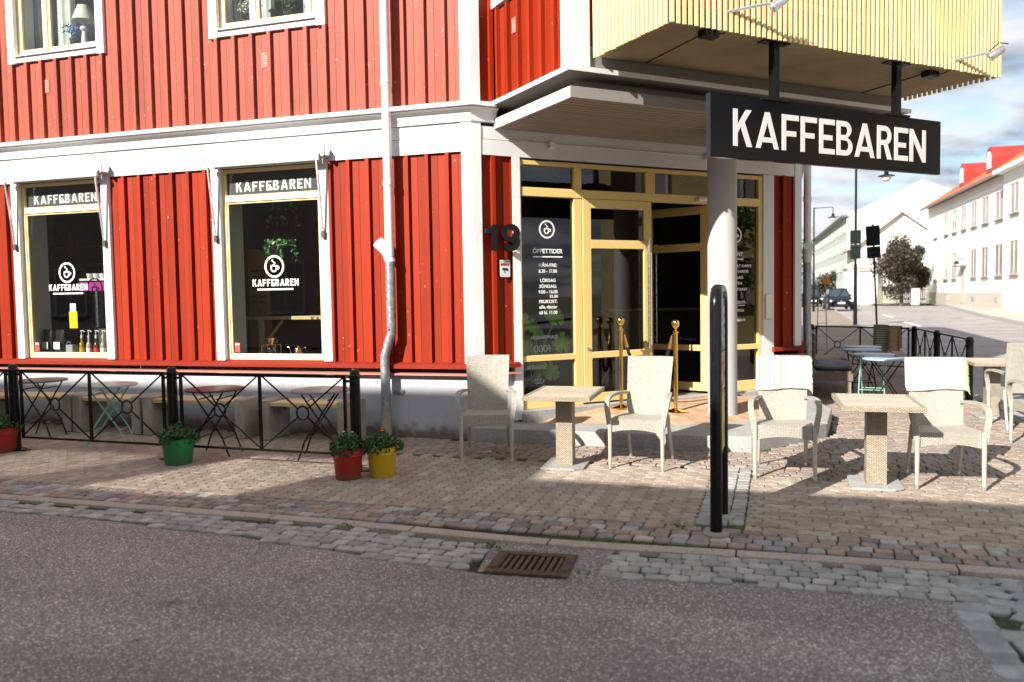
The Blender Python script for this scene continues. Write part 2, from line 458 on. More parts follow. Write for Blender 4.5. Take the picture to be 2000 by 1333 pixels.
class MB:
    def __init__(s, T=None):
        s.v = []
        s.f = []
        s.uv = []
        s.T = T or I4
    def p(s, *c):
        s.v.append(s.T @ Vector(c))
        return len(s.v) - 1
    def face(s, idx, uv=None):
        s.f.append(tuple(idx))
        s.uv.append(uv)
    def poly(s, pts, uv=None):
        s.face([s.p(*q) for q in pts], uv)
    def box(s, x0, x1, y0, y1, z0, z1):
        i = [s.p(x, y, z) for z in (z0, z1) for x, y in ((x0, y0), (x1, y0), (x1, y1), (x0, y1))]
        for q in ((3, 2, 1, 0), (4, 5, 6, 7), (0, 1, 5, 4), (1, 2, 6, 5), (2, 3, 7, 6), (3, 0, 4, 7)):
            s.face([i[k] for k in q])
        return s
    def bar(s, a, b, w, h=None, upv=(0, 0, 1)):
        """rectangular bar from a to b"""
        h = h or w
        a = Vector(a)
        b = Vector(b)
        d = (b - a).normalized()
        u = Vector(upv)
        if abs(d.dot(u)) > 0.98:
            u = Vector((0, 1, 0))
        sx = d.cross(u).normalized() * (w / 2)
        sy = sx.cross(d).normalized() * (h / 2)
        i = [s.p(*(q + i1 * sx + j1 * sy)) for q in (a, b) for i1, j1 in ((-1, -1), (1, -1), (1, 1), (-1, 1))]
        for q in ((3, 2, 1, 0), (4, 5, 6, 7), (0, 1, 5, 4), (1, 2, 6, 5), (2, 3, 7, 6), (3, 0, 4, 7)):
            s.face([i[k] for k in q])
        return s
    def tube(s, pts, r, n=10, closed=False):
        pts = [Vector(q) for q in pts]
        rs = r if isinstance(r, (list, tuple)) else [r] * len(pts)
        m = len(pts)
        rings = []
        prev = None
        for k in range(m):
            if closed:
                d = pts[(k + 1) % m] - pts[k - 1]
            else:
                d = pts[min(k + 1, m - 1)] - pts[max(k - 1, 0)]
            d.normalize()
            if prev is None:
                u = Vector((0, 0, 1)) if abs(d.z) < 0.9 else Vector((1, 0, 0))
            else:
                u = prev
            u = (u - d * u.dot(d)).normalized()
            prev = u
            w = d.cross(u)
            rings.append([s.p(*(pts[k] + rs[k] * (math.cos(2 * PI * j / n) * u + math.sin(2 * PI * j / n) * w))) for j in range(n)])
        for k in range(m if closed else m - 1):
            a, b = rings[k], rings[(k + 1) % m]
            for j in range(n):
                s.face((a[j], a[(j + 1) % n], b[(j + 1) % n], b[j]))
        if not closed:
            s.face(list(reversed(rings[0])))
            s.face(rings[-1])
        return s
    def lathe(s, prof, c=(0, 0, 0), n=20, cap=True):
        rings = []
        for r, z in prof:
            rings.append([s.p(c[0] + r * math.cos(2 * PI * j / n), c[1] + r * math.sin(2 * PI * j / n), c[2] + z) for j in range(n)])
        for a, b in zip(rings, rings[1:]):
            for j in range(n):
                s.face((a[j], a[(j + 1) % n], b[(j + 1) % n], b[j]))
        if cap:
            s.face(list(reversed(rings[0])))
            s.face(rings[-1])
        return s
    def prism(s, poly, y0, y1, axes='xz'):
        """polygon in local x,z (or x,y) pushed from y0 to y1"""
        def P(a, b, d):
            return s.p(a, d, b) if axes == 'xz' else (s.p(a, b, d) if axes == 'xy' else s.p(d, a, b))
        A = [P(a, b, y0) for a, b in poly]
        B = [P(a, b, y1) for a, b in poly]
        s.face(A)
        s.face(list(reversed(B)))
        n = len(poly)
        for j in range(n):
            s.face((A[(j + 1) % n], A[j], B[j], B[(j + 1) % n]))
        return s
    def shape(s, outer, holes, y0, y1):
        """flat letter shape with holes in x,z; front at y0, back at y1"""
        loops = [outer] + holes
        tris = geometry.tessellate_polygon([[Vector((a, b, 0)) for a, b in lp] for lp in loops])
        flat = [q for lp in loops for q in lp]
        A = [s.p(a, y0, b) for a, b in flat]
        for tr in tris:
            s.face([A[k] for k in tr])
        if y1 is not None:
            B = [s.p(a, y1, b) for a, b in flat]
            o = 0
            for lp in loops:
                n = len(lp)
                for j in range(n):
                    s.face((A[o + j], A[o + (j + 1) % n], B[o + (j + 1) % n], B[o + j]))
                o += n
        return s
    def grid(s, fn, nu, nv, lu, lv, close=False):
        """sheet fn(a,b) with a,b in 0..1, uv in metres"""
        idx = [[s.p(*fn(i / nu, j / nv)) for j in range(nv + 1)] for i in range(nu + 1)]
        for i in range(nu):
            for j in range(nv):
                uvs = [((i + a) / nu * lu, (j + b) / nv * lv) for a, b in ((0, 0), (1, 0), (1, 1), (0, 1))]
                s.face((idx[i][j], idx[i + 1][j], idx[i + 1][j + 1], idx[i][j + 1]), uvs)
        return s
    def slab(s, fn, nu, nv, lu, lv, th):
        """thick sheet: fn(a,b,side) returns the point on side 0/1 handled through offset vector th(a,b)"""
        s.grid(lambda a, b: Vector(fn(a, b)) + Vector(th) * 0.5, nu, nv, lu, lv)
        s.grid(lambda a, b: Vector(fn(a, b)) - Vector(th) * 0.5, nu, nv, lu, lv)
        rim = [(i / nu, 0) for i in range(nu)] + [(1, j / nv) for j in range(nv)] + [(1 - i / nu, 1) for i in range(nu)] + [(0, 1 - j / nv) for j in range(nv)]
        for k, (a, b) in enumerate(rim):
            a2, b2 = rim[(k + 1) % len(rim)]
            P, Q = Vector(fn(a, b)), Vector(fn(a2, b2))
            h = Vector(th) * 0.5
            e = k * 0.03
            s.poly([P - h, Q - h, Q + h, P + h], [(e, 0), (e + .03, 0), (e + .03, .02), (e, .02)])
        return s
    def build(s, name, m, parent=None, smooth=False, recalc=True, bevel=0.0, weld=False):
        me = bpy.data.meshes.new(name)
        me.from_pydata([tuple(q) for q in s.v], [], s.f)
        if any(u for u in s.uv):
            ul = me.uv_layers.new(name='UVMap')
            k = 0
            for f, u in zip(s.f, s.uv):
                for j in range(len(f)):
                    ul.data[k].uv = u[j] if u else (0.0, 0.0)
                    k += 1
        if recalc or weld or bevel:
            b = bmesh.new()
            b.from_mesh(me)
            if weld:
                bmesh.ops.remove_doubles(b, verts=b.verts, dist=1e-4)
            if recalc:
                bmesh.ops.recalc_face_normals(b, faces=b.faces)
            if bevel:
                es = [e for e in b.edges if len(e.link_faces) == 2 and e.calc_face_angle(0) > 0.7]
                bmesh.ops.bevel(b, geom=es, offset=bevel, segments=1, affect='EDGES', profile=0.5)
            b.to_mesh(me)
            b.free()
        if smooth:
            for f in me.polygons:
                f.use_smooth = True
            me.set_sharp_from_angle(angle=R(40))
        if m is not None:
            me.materials.append(M[m] if isinstance(m, str) else m)
        return link(name, me, parent)
def link(name, me, parent=None, loc=None, rz=0.0, scale=None):
    o = bpy.data.objects.new(name, me)
    COL.objects.link(o)
    if parent is not None:
        o.parent = parent
    if loc is not None:
        o.location = loc
    if rz:
        o.rotation_euler = (0, 0, rz)
    if scale is not None:
        o.scale = scale
    return o
def tag(o, label=None, cat=None, group=None, kind=None):
    for k, v in (('label', label), ('category', cat), ('group', group), ('kind', kind)):
        if v:
            o[k] = v
    return o
def thing(name, label, cat, loc=(0, 0, 0), rz=0.0, group=None):
    o = bpy.data.objects.new(name, None)
    o.empty_display_size = 0.1
    COL.objects.link(o)
    o.location = loc
    o.rotation_euler = (0, 0, rz)
    return tag(o, label, cat, group)
KIDS = {}
def dup(o, loc, rz=0.0, label=None, group=None):
    r = o.copy()
    COL.objects.link(r)
    r.location = loc
    r.rotation_euler = (0, 0, rz)
    tag(r, label, None, group)
    for ch in list(o.children):
        c = ch.copy()
        COL.objects.link(c)
        c.parent = r
        for g in list(ch.children):
            d = g.copy()
            COL.objects.link(d)
            d.parent = c
    return r
def text_mesh(name, body, size, m, T, x, z, y=0.0, align='CENTER', bold=0.0, depth=0.001, parent=None, width=None, mirror=False):
    """flat lettering standing in the x,z plane of frame T"""
    cu = bpy.data.curves.new(name, 'FONT')
    cu.body = body
    cu.size = size
    cu.align_x = align
    cu.offset = bold
    cu.extrude = depth
    cu.resolution_u = 3
    ob = bpy.data.objects.new(name, cu)
    me = bpy.data.meshes.new_from_object(ob)
    bpy.data.objects.remove(ob)
    bpy.data.curves.remove(cu)
    xs = [q.co.x for q in me.vertices]
    k = 1.0
    if width and xs:
        k = width / (max(xs) - min(xs))
    mm = T @ Matrix.Translation((x, y, z)) @ Matrix.Rotation(PI / 2, 4, 'X') @ Matrix.Diagonal((-k if mirror else k, 1, 1, 1))
    me.transform(mm)
    me.materials.clear()
    me.materials.append(M[m])
    return link(name, me, parent)

def arc(cx, cy, rx, ry, a0, a1, n=8):
    return [(cx + rx * math.cos(R(a0 + (a1 - a0) * k / n)), cy + ry * math.sin(R(a0 + (a1 - a0) * k / n))) for k in range(n + 1)]
def letter(ch, w, t):
    """outline and holes of a geometric capital of height 1"""
    if ch == 'K':
        return [(0, 0), (t, 0), (t, .36), (.40 * w, .53), (w - 1.2 * t, 0), (w, 0), (.60 * w, .665), (.97 * w, 1), (.97 * w - 1.3 * t, 1), (t, .58), (t, 1), (0, 1)], []
    if ch == 'A':
        h = 1 - 1.75 * t
        xl = lambda z: 1.05 * t + (w / 2 - 1.05 * t) * z / h
        c0, c1 = .17, .17 + .9 * t
        return [(0, 0), (1.05 * t, 0), (xl(c0), c0), (w - xl(c0), c0), (w - 1.05 * t, 0), (w, 0), (w / 2 + .52 * t, 1), (w / 2 - .52 * t, 1)], [[(xl(c1), c1), (w - xl(c1), c1), (w / 2, h)]]
    if ch == 'F':
        return [(0, 0), (t, 0), (t, .40), (.85 * w, .40), (.85 * w, .40 + .95 * t), (t, .40 + .95 * t), (t, 1 - t), (w, 1 - t), (w, 1), (0, 1)], []
    if ch == 'E':
        return [(0, 0), (w, 0), (w, t), (t, t), (t, .40), (.85 * w, .40), (.85 * w, .40 + .95 * t), (t, .40 + .95 * t), (t, 1 - t), (w, 1 - t), (w, 1), (0, 1)], []
    if ch == 'N':
        return [(0, 0), (t, 0), (t, .66), (w - .95 * t, 0), (w, 0), (w, 1), (w - t, 1), (w - t, .34), (.95 * t, 1), (0, 1)], []
    if ch == 'B':
        m = .52
        o = [(0, 0), (.55 * w, 0)] + arc(.55 * w, m / 2, .45 * w, m / 2, -90, 72, 10) + arc(.5 * w, (1 + m) / 2, .42 * w, (1 - m) / 2, -60, 90, 10) + [(0, 1)]
        h1 = [(t, t), (.52 * w, t)] + arc(.52 * w, (m - .02 + .55 * t) / 2 + .0, .48 * w - t, (m - 1.45 * t) / 2, -80, 80, 8) + [(t, m - .45 * t)]
        h2 = [(t, m + .5 * t), (.48 * w, m + .5 * t)] + arc(.48 * w, (1 + m - .5 * t) / 2, .44 * w - t, (1 - m - 1.5 * t) / 2, -80, 80, 8) + [(t, 1 - t)]
        return o, [h1, h2]
    if ch == 'R':
        m = .42
        o = [(0, 0), (t, 0), (t, m - .0), (.46 * w, m), (w - 1.25 * t, 0), (w, 0), (.70 * w, m + .035)] + arc(.5 * w, (1 + m) / 2, .46 * w, (1 - m) / 2, -55, 90, 10) + [(0, 1)]
        h = [(t, m + t), (.48 * w, m + t)] + arc(.48 * w, (1 + m) / 2, .48 * w - t, (1 - m - 2 * t) / 2, -80, 80, 8) + [(t, 1 - t)]
        return o, [h]
def word(body, widths, gap, t):
    x = 0
    res = []
    for c, w in zip(body, widths):
        o, h = letter(c, w, t)
        res.append(([(a + x, b) for a, b in o], [[(a + x, b) for a, b in hh] for hh in h]))
        x += w + gap
    return res, x - gap
def kaffe(name, T, x, z, height, y, m, parent, width, wave=True):
    """the shop's bold lettering as one decal"""
    ws = [.66, .76, .58, .56, .56, .62, .76, .62, .56, .68]
    sh, tot = word('KAFFEBAREN', ws, .15, .195)
    k = width / tot
    b = MB(T)
    for o, hs in sh:
        b.shape([(x + q * k, z + r * height) for q, r in o], [[(x + q * k, z + r * height) for q, r in hh] for hh in hs], y, y + .002)
    if wave:                                        # the little wave that ties E and B together
        px0 = x + 3.46 * k
        up_ = [(px0 + (i / 8) * .56 * k, z + height * (.30 + .14 * math.sin(i / 8 * 2 * PI)), ) for i in range(9)]
        lo_ = [(a, c - .17 * height) for a, c in up_]
        b.shape(up_ + lo_[::-1], [], y - .0015, y)
    return b.build(name, m, parent)
def logo(name, T, cx, cz, r, y, m, parent):
    b = MB(T)
    n = 36
    b.shape([(cx + r * math.cos(2 * PI * i / n), cz + r * math.sin(2 * PI * i / n)) for i in range(n)],
            [[(cx + .82 * r * math.cos(2 * PI * i / n), cz + .82 * r * math.sin(2 * PI * i / n)) for i in range(n)]], y, y + .002)
    s = r
    cup = [(-.38, .12), (-.38, -.18)] + arc(-.05, -.18, .33, .33, 180, 360, 12) + [(.28, .12)]
    inn = [(-.25, .0), (-.25, -.17)] + arc(-.05, -.17, .20, .21, 180, 360, 10) + [(.15, .0)]
    b.shape([(cx + a * s, cz + c * s) for a, c in cup], [[(cx + a * s, cz + c * s) for a, c in inn]], y, y + .002)
    hd = arc(.28, -.10, .25, .19, -90, 90, 8) + arc(.28, -.10, .13, .08, 90, -90, 8)
    b.shape([(cx + a * s, cz + c * s) for a, c in hd], [], y - .001, y + .001)
    cen = [(-.08 + .17 * math.sin(k / 12 * 2 * PI - .5) * (1 - k / 40), .12 + k / 12 * .52) for k in range(13)]
    lf = [(a - .065, c) for a, c in cen]
    rg = [(a + .065, c) for a, c in cen]
    b.shape([(cx + a * s, cz + c * s) for a, c in lf + rg[::-1]], [], y - .002, y)
    return b.build(name, m, parent)
def leaf_cloud(b, fn, n, size, up_bias=0.4):
    """n small folded leaves at points fn()"""
    for _ in range(n):
        c = Vector(fn())
        d = Vector((random.gauss(0, 1), random.gauss(0, 1), random.gauss(0, 1) * .6 + up_bias)).normalized()
        u = d.orthogonal().normalized()
        u = (Matrix.Rotation(random.uniform(0, 2 * PI), 3, d) @ u)
        w = d.cross(u)
        s = size * random.uniform(.6, 1.3)
        b.poly([c - u * s, c - w * s * .5 + d * s * .12, c + u * s, c + w * s * .5 + d * s * .12])
def gz(y):
    return 0.005 * max(0.0, y - 8)
# ------------------------------------------------------------------ ground, roads, pavements
def sheet(name, pts, z, m, parent=None, kind='structure'):
    b = MB()
    b.poly([(x, y, z) for x, y in pts])
    o = b.build(name, m, parent, recalc=False)
    if parent is None:
        tag(o, kind=kind)
    return o
def strip(name, left, right, ys, dz, m, parent=None):
    """sheet between two lines x=left(y), x=right(y) that follows the rising street"""
    b = MB()
    rows = [(b.p(left(y), y, gz(y) + dz), b.p(right(y), y, gz(y) + dz)) for y in ys]
    for (a, c), (d, e) in zip(rows, rows[1:]):
        b.face((a, c, e, d))
    o = b.build(name, m, parent, recalc=False)
    if parent is None:
        tag(o, kind='structure')
    return o
YS = [-60, -10, -3.5, 0, 4.4, 8, 20, 40, 70, 110, 160]
g = MB()
for a, c in zip([-700, -60, 8, 160], [-60, 8, 160, 700]):
    g.poly([(-700, a, gz(min(a, 160)) - .34), (700, a, gz(min(a, 160)) - .34), (700, c, gz(min(c, 160)) - .34), (-700, c, gz(min(c, 160)) - .34)])
tag(g.build('ground', col('dry_ground', (0.16, 0.15, 0.12), 0.95, bump=0.4), None), kind='structure')
KL = lambda y: 6.25 + 0.0195 * (max(y, 5) - 5)
KR = lambda y: 12.3 + 0.085 * max(0, y - 29) + 0.01 * max(0, y)
edge = [(-60, -3.70), (-3.2, -3.79), (-2.68, -3.81), (-.62, -3.94), (1.09, -4.20), (1.56, -4.275), (2.12, -4.25), (2.30, -4.12), (2.95, -4.05), (3.5, -4.03), (4.14, -4.02), (4.16, -4.4), (4.20, -4.85), (4.42, -6), (5.0, -10.2), (-60, -10.2)]
road = sheet('road', edge, -0.030, 'asphalt')
sheet('far_footpath', [(-60, -10.2), (60, -10.2), (60, -16), (-60, -16)], 0.05, col('slab_paving', (0.26, 0.24, 0.22), 0.9, bump=0.4))
sheet('crossing_road', [(6.9, -3.6), (60, -3.6), (60, -10.2), (6.9, -10.2)], -0.10, 'asphalt_far')
strip('side_street', KL, KR, [-3.6, 0, 4.4, 8, 20, 40, 70, 110, 160], -0.10, 'asphalt_far')
strip('side_street.001', lambda y: 5.5, lambda y: 14, [-60, -16], -0.10, 'asphalt_far')
def brickish(name, a, b2, sx, sy, dark):
    t = NT(name)
    br = t.n('TexBrick')
    br.inputs['Scale'].default_value = 1.0
    br.inputs['Brick Width'].default_value = sx
    br.inputs['Row Height'].default_value = sy
    br.inputs['Mortar Size'].default_value = 0.006
    br.inputs['Color1'].default_value = (*a, 1)
    br.inputs['Color2'].default_value = (*b2, 1)
    br.inputs['Mortar'].default_value = (*dark, 1)
    t.t.links.new(t.pos(), br.inputs['Vector'])
    n1 = t.noise(1.3, 5, 0.6, vec=t.pos())
    t.col(t.mix(1.0, br.outputs['Color'], t.ramp(n1, [(0.3, (0.8, 0.8, 0.8)), (0.7, (1.15, 1.13, 1.1))]), 'MULTIPLY'))
    t.rough(0.9)
    t.bump(br.outputs['Fac'], -0.4, 0.01)
    return t.m
M['far_paving'] = brickish('far_paving', (0.25, 0.20, 0.165), (0.32, 0.26, 0.21), 0.22, 0.11, (0.10, 0.08, 0.065))
M['far_slabs'] = brickish('far_slabs', (0.40, 0.37, 0.33), (0.46, 0.43, 0.38), 0.5, 0.5, (0.2, 0.18, 0.16))
foot = strip('pavement_by_side_street', lambda y: 3.0, lambda y: KL(y) - .12, [4.3, 8, 20, 40, 70, 110], 0.0, 'far_paving')
foot2 = strip('pavement_across_street', lambda y: KR(y) + .14, lambda y: 40, [-3.6, 0, 4.4, 8, 20, 40, 70, 110], 0.02, 'far_slabs')
kb = MB()
for y0, y1 in zip([-3.4, 4.4, 8, 20, 40, 70], [4.4, 8, 20, 40, 70, 110]):
    for K, a, c in ((KL, -.12, 0), (KR, 0, .14)):
        P = [(K(y0) + a, y0, gz(y0) + .004), (K(y0) + c, y0, gz(y0) + .004), (K(y1) + c, y1, gz(y1) + .004), (K(y1) + a, y1, gz(y1) + .004)]
        Q = [(x, y, z - .14) for x, y, z in P]
        kb.poly(P)
        for i in range(4):
            kb.poly([P[i], P[(i + 1) % 4], Q[(i + 1) % 4], Q[i]])
tag(kb.build('street_kerb', 'granite'), kind='structure')
# painted marks on the side street
mk = MB()
for y0, y1, x in ((21.0, 26.9, 8.95), (31, 36, 9.15), (42, 47, 9.4), (10.5, 15, 8.8)):
    q = [(x - .07, y0, gz(y0) - .094), (x + .07, y0, gz(y0) - .094), (x + .07, y1, gz(y1) - .094), (x - .07, y1, gz(y1) - .094)]
    mk.poly(q)
tag(mk.build('road_marking', col('road_paint', (0.72, 0.72, 0.70), 0.7), recalc=False), kind='structure')
M['road_paint'] = M['road_paint']

pav = sheet('pavement', [(-12, -3.55), (6.3, -3.55), (6.3, 4.5), (3.3, 4.5), (-.2, .1), (-12, .1)], -0.018, 'joint')
gut = sheet('gutter', [(-12, -4.45), (7.2, -4.45), (7.2, -3.53), (-12, -3.53)], -0.042, 'joint')
cross = sheet('crossing_setts', [(4.1, -10), (7.2, -10), (7.2, -4.44), (4.1, -4.44)], -0.042, 'joint')

# ---- pieces of the paving
def piece(outline, top, drop, inset):
    """one stone: top face, chamfer ring and a short side"""
    n = len(outline)
    cx = sum(q[0] for q in outline) / n
    cy = sum(q[1] for q in outline) / n
    def ring(k, z):
        res = []
        for x, y in outline:
            d = math.hypot(x - cx, y - cy)
            s = max(0.1, (d - k) / d)
            res.append((cx + (x - cx) * s, cy + (y - cy) * s, z))
        return res
    return ring(inset, top), ring(0, top - drop), ring(0, top - drop - .02)
def piece_mesh(name, outline, m, top=0.0, drop=.007, inset=.008, tilt=0.0):
    A, B, C_ = piece(outline, top, drop, inset)
    n = len(outline)
    v = A + B + C_
    if tilt:
        tx, ty = random.uniform(-tilt, tilt), random.uniform(-tilt, tilt)
        v = [(x, y, z + x * tx + y * ty) for x, y, z in v]
    f = [tuple(range(n))]
    for i in range(n):
        j = (i + 1) % n
        f.append((i, n + i, n + j, j))
        f.append((n + i, 2 * n + i, 2 * n + j, n + j))
    me = bpy.data.meshes.new(name)
    me.from_pydata(v, [], f)
    b = bmesh.new()
    b.from_mesh(me)
    bmesh.ops.recalc_face_normals(b, faces=b.faces)
    b.to_mesh(me)
    b.free()
    me.materials.append(M[m])
    return me
CI = cam.matrix_world.inverted()
def view(x, y, z=0.0):
    q = CI @ Vector((x, y, z))
    if q.z > -0.3:
        return None
    return (1000 + 1632 * q.x / -q.z, 666.5 - 1632 * q.y / -q.z, -q.z)
def lay(name, places, meshes, parent, limit=300):
    """the stones that show largest become objects, the rest one mesh"""
    def key(pl):
        w = view(pl[0], pl[1])
        if w is None or not (-30 < w[0] < 2030 and -30 < w[1] < 1363):
            return 1e6 + (0 if w is None else w[2])
        return w[2]
    places = sorted(places, key=key)
    for pl in places[:limit]:
        if key(pl) >= 1e6:
            break
        o = link(name, meshes[pl[4]], parent, (pl[0], pl[1], pl[5]), pl[2], (pl[3], pl[6], 1))
        pl[7] = True
    rest = [pl for pl in places if not pl[7]]
    if rest:
        V, F = [], []
        cache = [([tuple(q.co) for q in me.vertices], [tuple(f.vertices) for f in me.polygons]) for me in meshes]
        for x, y, r, sx, k, z, sy, _ in rest:
            c, s = math.cos(r), math.sin(r)
            o = len(V)
            for a, b_, d in cache[k][0]:
                a *= sx
                b_ *= sy
                V.append((x + a * c - b_ * s, y + a * s + b_ * c, z + d))
            F += [tuple(q + o for q in f) for f in cache[k][1]]
        me = bpy.data.meshes.new(name)
        me.from_pydata(V, [], F)
        me.materials.append(meshes[0].materials[0])
        o = link('more_' + name + 's', me, parent)
        o['kind'] = 'stuff'
def inside(x, y, poly):
    c = False
    n = len(poly)
    for i in range(n):
        x0, y0 = poly[i]
        x1, y1 = poly[(i + 1) % n]
        if (y0 > y) != (y1 > y) and x < (x1 - x0) * (y - y0) / (y1 - y0) + x0:
            c = not c
    return c
STEP = [(-.06, -.13), (3.03, -.13), (3.80, .98), (3.92, 2.2), (3.66, 3.62), (3.3, 3.8), (-.2, .1)]
STEPX = [(-.3, -.17), (3.06, -.17), (3.86, .97), (3.98, 2.2), (3.74, 3.66), (3.3, 4.6), (-.5, .2)]
def uni(name, m):
    PL_, PW, a, bb, s = .225, .1125, .0165, .007, .955
    sx = [(0, -a), (.25, a), (.5, -a), (.75, a), (1, -a)]
    right = [(PW / 2 + o, (q - .5) * PL_) for q, o in sx]
    left = [(-PW / 2 + o, (q - .5) * PL_) for q, o in sx]
    def cross_(y):
        x0, x1 = -PW / 2 - a, PW / 2 - a
        return [(x0 + (x1 - x0) * q, y + o) for q, o in ((.3, bb), (.7, -bb))]
    o = right + cross_(PL_ / 2)[::-1] + left[::-1] + cross_(-PL_ / 2)
    return piece_mesh(name, [(x * s, y * (s + .026)) for x, y in o], m, tilt=.004)
pm_ = [uni('paver', 'paver') for _ in range(6)]
P = []
ix = 0
x = -8.14
while x < 2.70:
    y = -3.02 + .1125 + (0 if ix % 2 else .1125)
    if not ix % 2:
        P.append([x, y - .16875, 0, 1, random.randrange(6), 0, .5, False])
    while y < -.06:
        top = -.10 if x < -.95 else -.97
        if y < top - .05:
            P.append([x, y, 0, 1, random.randrange(6), random.uniform(-.0015, .0015), 1, False])
        y += .225
    x += .1125
    ix += 1
lay('paver', P, pm_, pav)
P = []
iy = 0
y = -3.0
while y < -1.42:
    x = 3.06 + .1125 + (0 if iy % 2 else .1125)
    if not iy % 2:
        P.append([x - .16875, y, PI / 2, 1, random.randrange(6), 0, .5, False])
    while x < 6.15:
        P.append([x, y, PI / 2, 1, random.randrange(6), random.uniform(-.0015, .0015), 1, False])
        x += .225
    y += .1125
    iy += 1
pav2 = sheet('pavement_bed', [(3.05, -3.02), (6.2, -3.02), (6.2, -1.4), (3.05, -1.4)], -0.016, 'joint')
lay('paver', P, pm_, pav2)
def sett_meshes(name, m, n=7, sx=.104, sy=.104, j=.008, tilt=.03):
    res = []
    for _ in range(n):
        o = []
        for cx, cy in ((-1, -1), (0, -1), (1, -1), (1, 0), (1, 1), (0, 1), (-1, 1), (-1, 0)):
            k = .92 if cx and cy else 1.0
            o.append((cx * sx / 2 * k + random.uniform(-j, j) * .7, cy * sy / 2 * k + random.uniform(-j, j) * .7))
        res.append(piece_mesh(name, o, m, drop=.007, inset=.0065, tilt=tilt))
    return res
def rows(x0, x1, y0, n, pitch, sx, test=None, zf=lambda x, y: 0, yfn=lambda x: 0, jit=.006, nm=7, stag=.5):
    res = []
    for r in range(n):
        x = x0 + random.uniform(0, sx * stag)
        while x < x1:
            w = sx * random.uniform(.86, 1.22)
            cx, cy = x + w / 2, y0 + r * pitch + yfn(x) + random.uniform(-jit, jit)
            if test is None or test(cx, cy):
                res.append([cx, cy, random.uniform(-.06, .06), w / .108, random.randrange(nm), zf(cx, cy) + random.uniform(-.003, .003), pitch / .108, False])
            x += w
    return res
# mixed setts between pavers and kerb
band = sheet('sett_band', [(-12, -3.47), (6.3, -3.47), (6.3, -3.03), (-12, -3.03)], -0.016, 'joint')
lay('sett', rows(-8.5, 6.2, -3.405, 4, .104, .118), sett_meshes('sett', 'sett_mix'), band)
# two columns of setts running to the step
colm = sheet('sett_strip', [(2.70, -3.03), (3.05, -3.03), (3.05, -.95), (2.70, -.95)], -0.015, 'joint')
P = []
for k, x in enumerate((2.775, 2.89, 3.0)):
    y = -2.97 + .03 * k
    while y < -1.0:
        h = .1 * random.uniform(.85, 1.25)
        if not any(math.hypot(x - a, y - c) < .1 for a, c in ((2.88, -3.22), (2.905, -2.74))):
            P.append([x, y + h / 2, random.uniform(-.05, .05), 1.03, random.randrange(7), random.uniform(-.002, .002), h / .108, False])
        y += h
lay('sett', P, sett_meshes('sett', 'sett_grey'), colm)
# setts round the step and under the tables
bed = sheet('step_setts', [(-1.0, -.98), (2.7, -.98), (2.7, -1.42), (6.2, -1.42), (6.2, 4.4), (3.3, 4.4), (-.3, .1), (-1.0, .0)], -0.0145, 'joint')
def t1(x, y):
    if inside(x, y, STEPX) or (x < -.1 and y > -.08):
        return False
    if x < 2.68:
        return y > -1.0 and x > -.97
    return 3.07 < x or y > -.95
lay('sett', rows(-1.0, 6.15, -1.36, 56, .102, .112, t1, jit=.006), sett_meshes('sett', 'sett_pink', sx=.105, sy=.105, j=.007, tilt=.025), bed)
# kerb stones
kerb = sheet('kerb', [(-12, -3.60), (7.0, -3.60), (7.0, -3.47), (-12, -3.47)], -0.03, 'joint')
x = -9.0
ky = lambda x: -3.535 - .11 * math.exp(-((x - 1.9) / 1.2) ** 2) * 0.9
def kerb_stone(x0, x1):
    n = 5
    b = MB()
    top = []
    for y_, z_ in ((.055, -.003), (.048, .001), (-.046, .0005), (-.057, -.006), (-.06, -.075)):
        top.append([b.p(x0 + (x1 - x0) * i / n, ky(x0 + (x1 - x0) * i / n) + y_ + random.uniform(-.003, .003), z_) for i in range(n + 1)])
    for r0, r1 in zip(top, top[1:]):
        for i in range(n):
            b.face((r0[i], r1[i], r1[i + 1], r0[i + 1]))
    for i in (0, n):
        b.face([r[i] for r in top])
    return b.build('kerb_stone', 'kerb', kerb)
while x < 6.8:
    w = random.uniform(.9, 1.25)
    kerb_stone(x, x + w - .012)
    x += w
# gutter setts
def ge(x):
    pts = [q for q in edge[:12]]
    for (a, c), (d, e) in zip(pts, pts[1:]):
        if a <= x <= d:
            return c + (e - c) * (x - a) / (d - a)
    return -4.02
def t2(x, y):
    if 1.50 < x < 2.26 and y < ky(x) - .03:
        return False
    return y > ge(x) - .015 and y < ky(x) - .085
G1 = rows(-8.5, 4.2, -4.34, 8, .100, .118, t2, lambda x, y: -.018 + .010 * (y + 4.0), lambda x: (ky(x) + 3.535) * 1.0 + .02, jit=.008)
lay('sett', G1, sett_meshes('sett', 'sett_grey', sx=.106, sy=.105, j=.011, tilt=.045), gut)
# irregular setts beyond the asphalt corner, with one edge row
P = []
ex = lambda y: 4.16 if y > -4.4 else 4.16 + .06 * abs(y + 4.4) ** 1.6
for y in (-3.69, -3.81, -3.93, -4.04):
    P.append([4.275, y, .05, 1.3, random.randrange(7), -.024, 1.1, False])
y = -9
while y < -4.1:
    P.append([ex(y) + .06, y, .08, 1.35, random.randrange(7), -.024, 1.15, False])
    y += .128
for i in range(26):
    for k in range(46):
        x = 4.365 + i * .124 + random.uniform(-.02, .02) + .03 * math.sin(k * .8)
        y = -3.67 - k * .115 + .025 * math.sin(i * .9) + random.uniform(-.02, .02)
        if x > ex(y) + .17 and x < 7.1 and y < -3.62:
            P.append([x, y, .55 * math.sin(x * 2.1 + y * 1.3) + random.uniform(-.25, .25), random.uniform(1.0, 1.25), random.randrange(7), -.024 + random.uniform(-.004, .004), random.uniform(.95, 1.2), False])
lay('sett', P, sett_meshes('sett', 'sett_blue', sx=.112, sy=.110, j=.016, tilt=.05), cross)

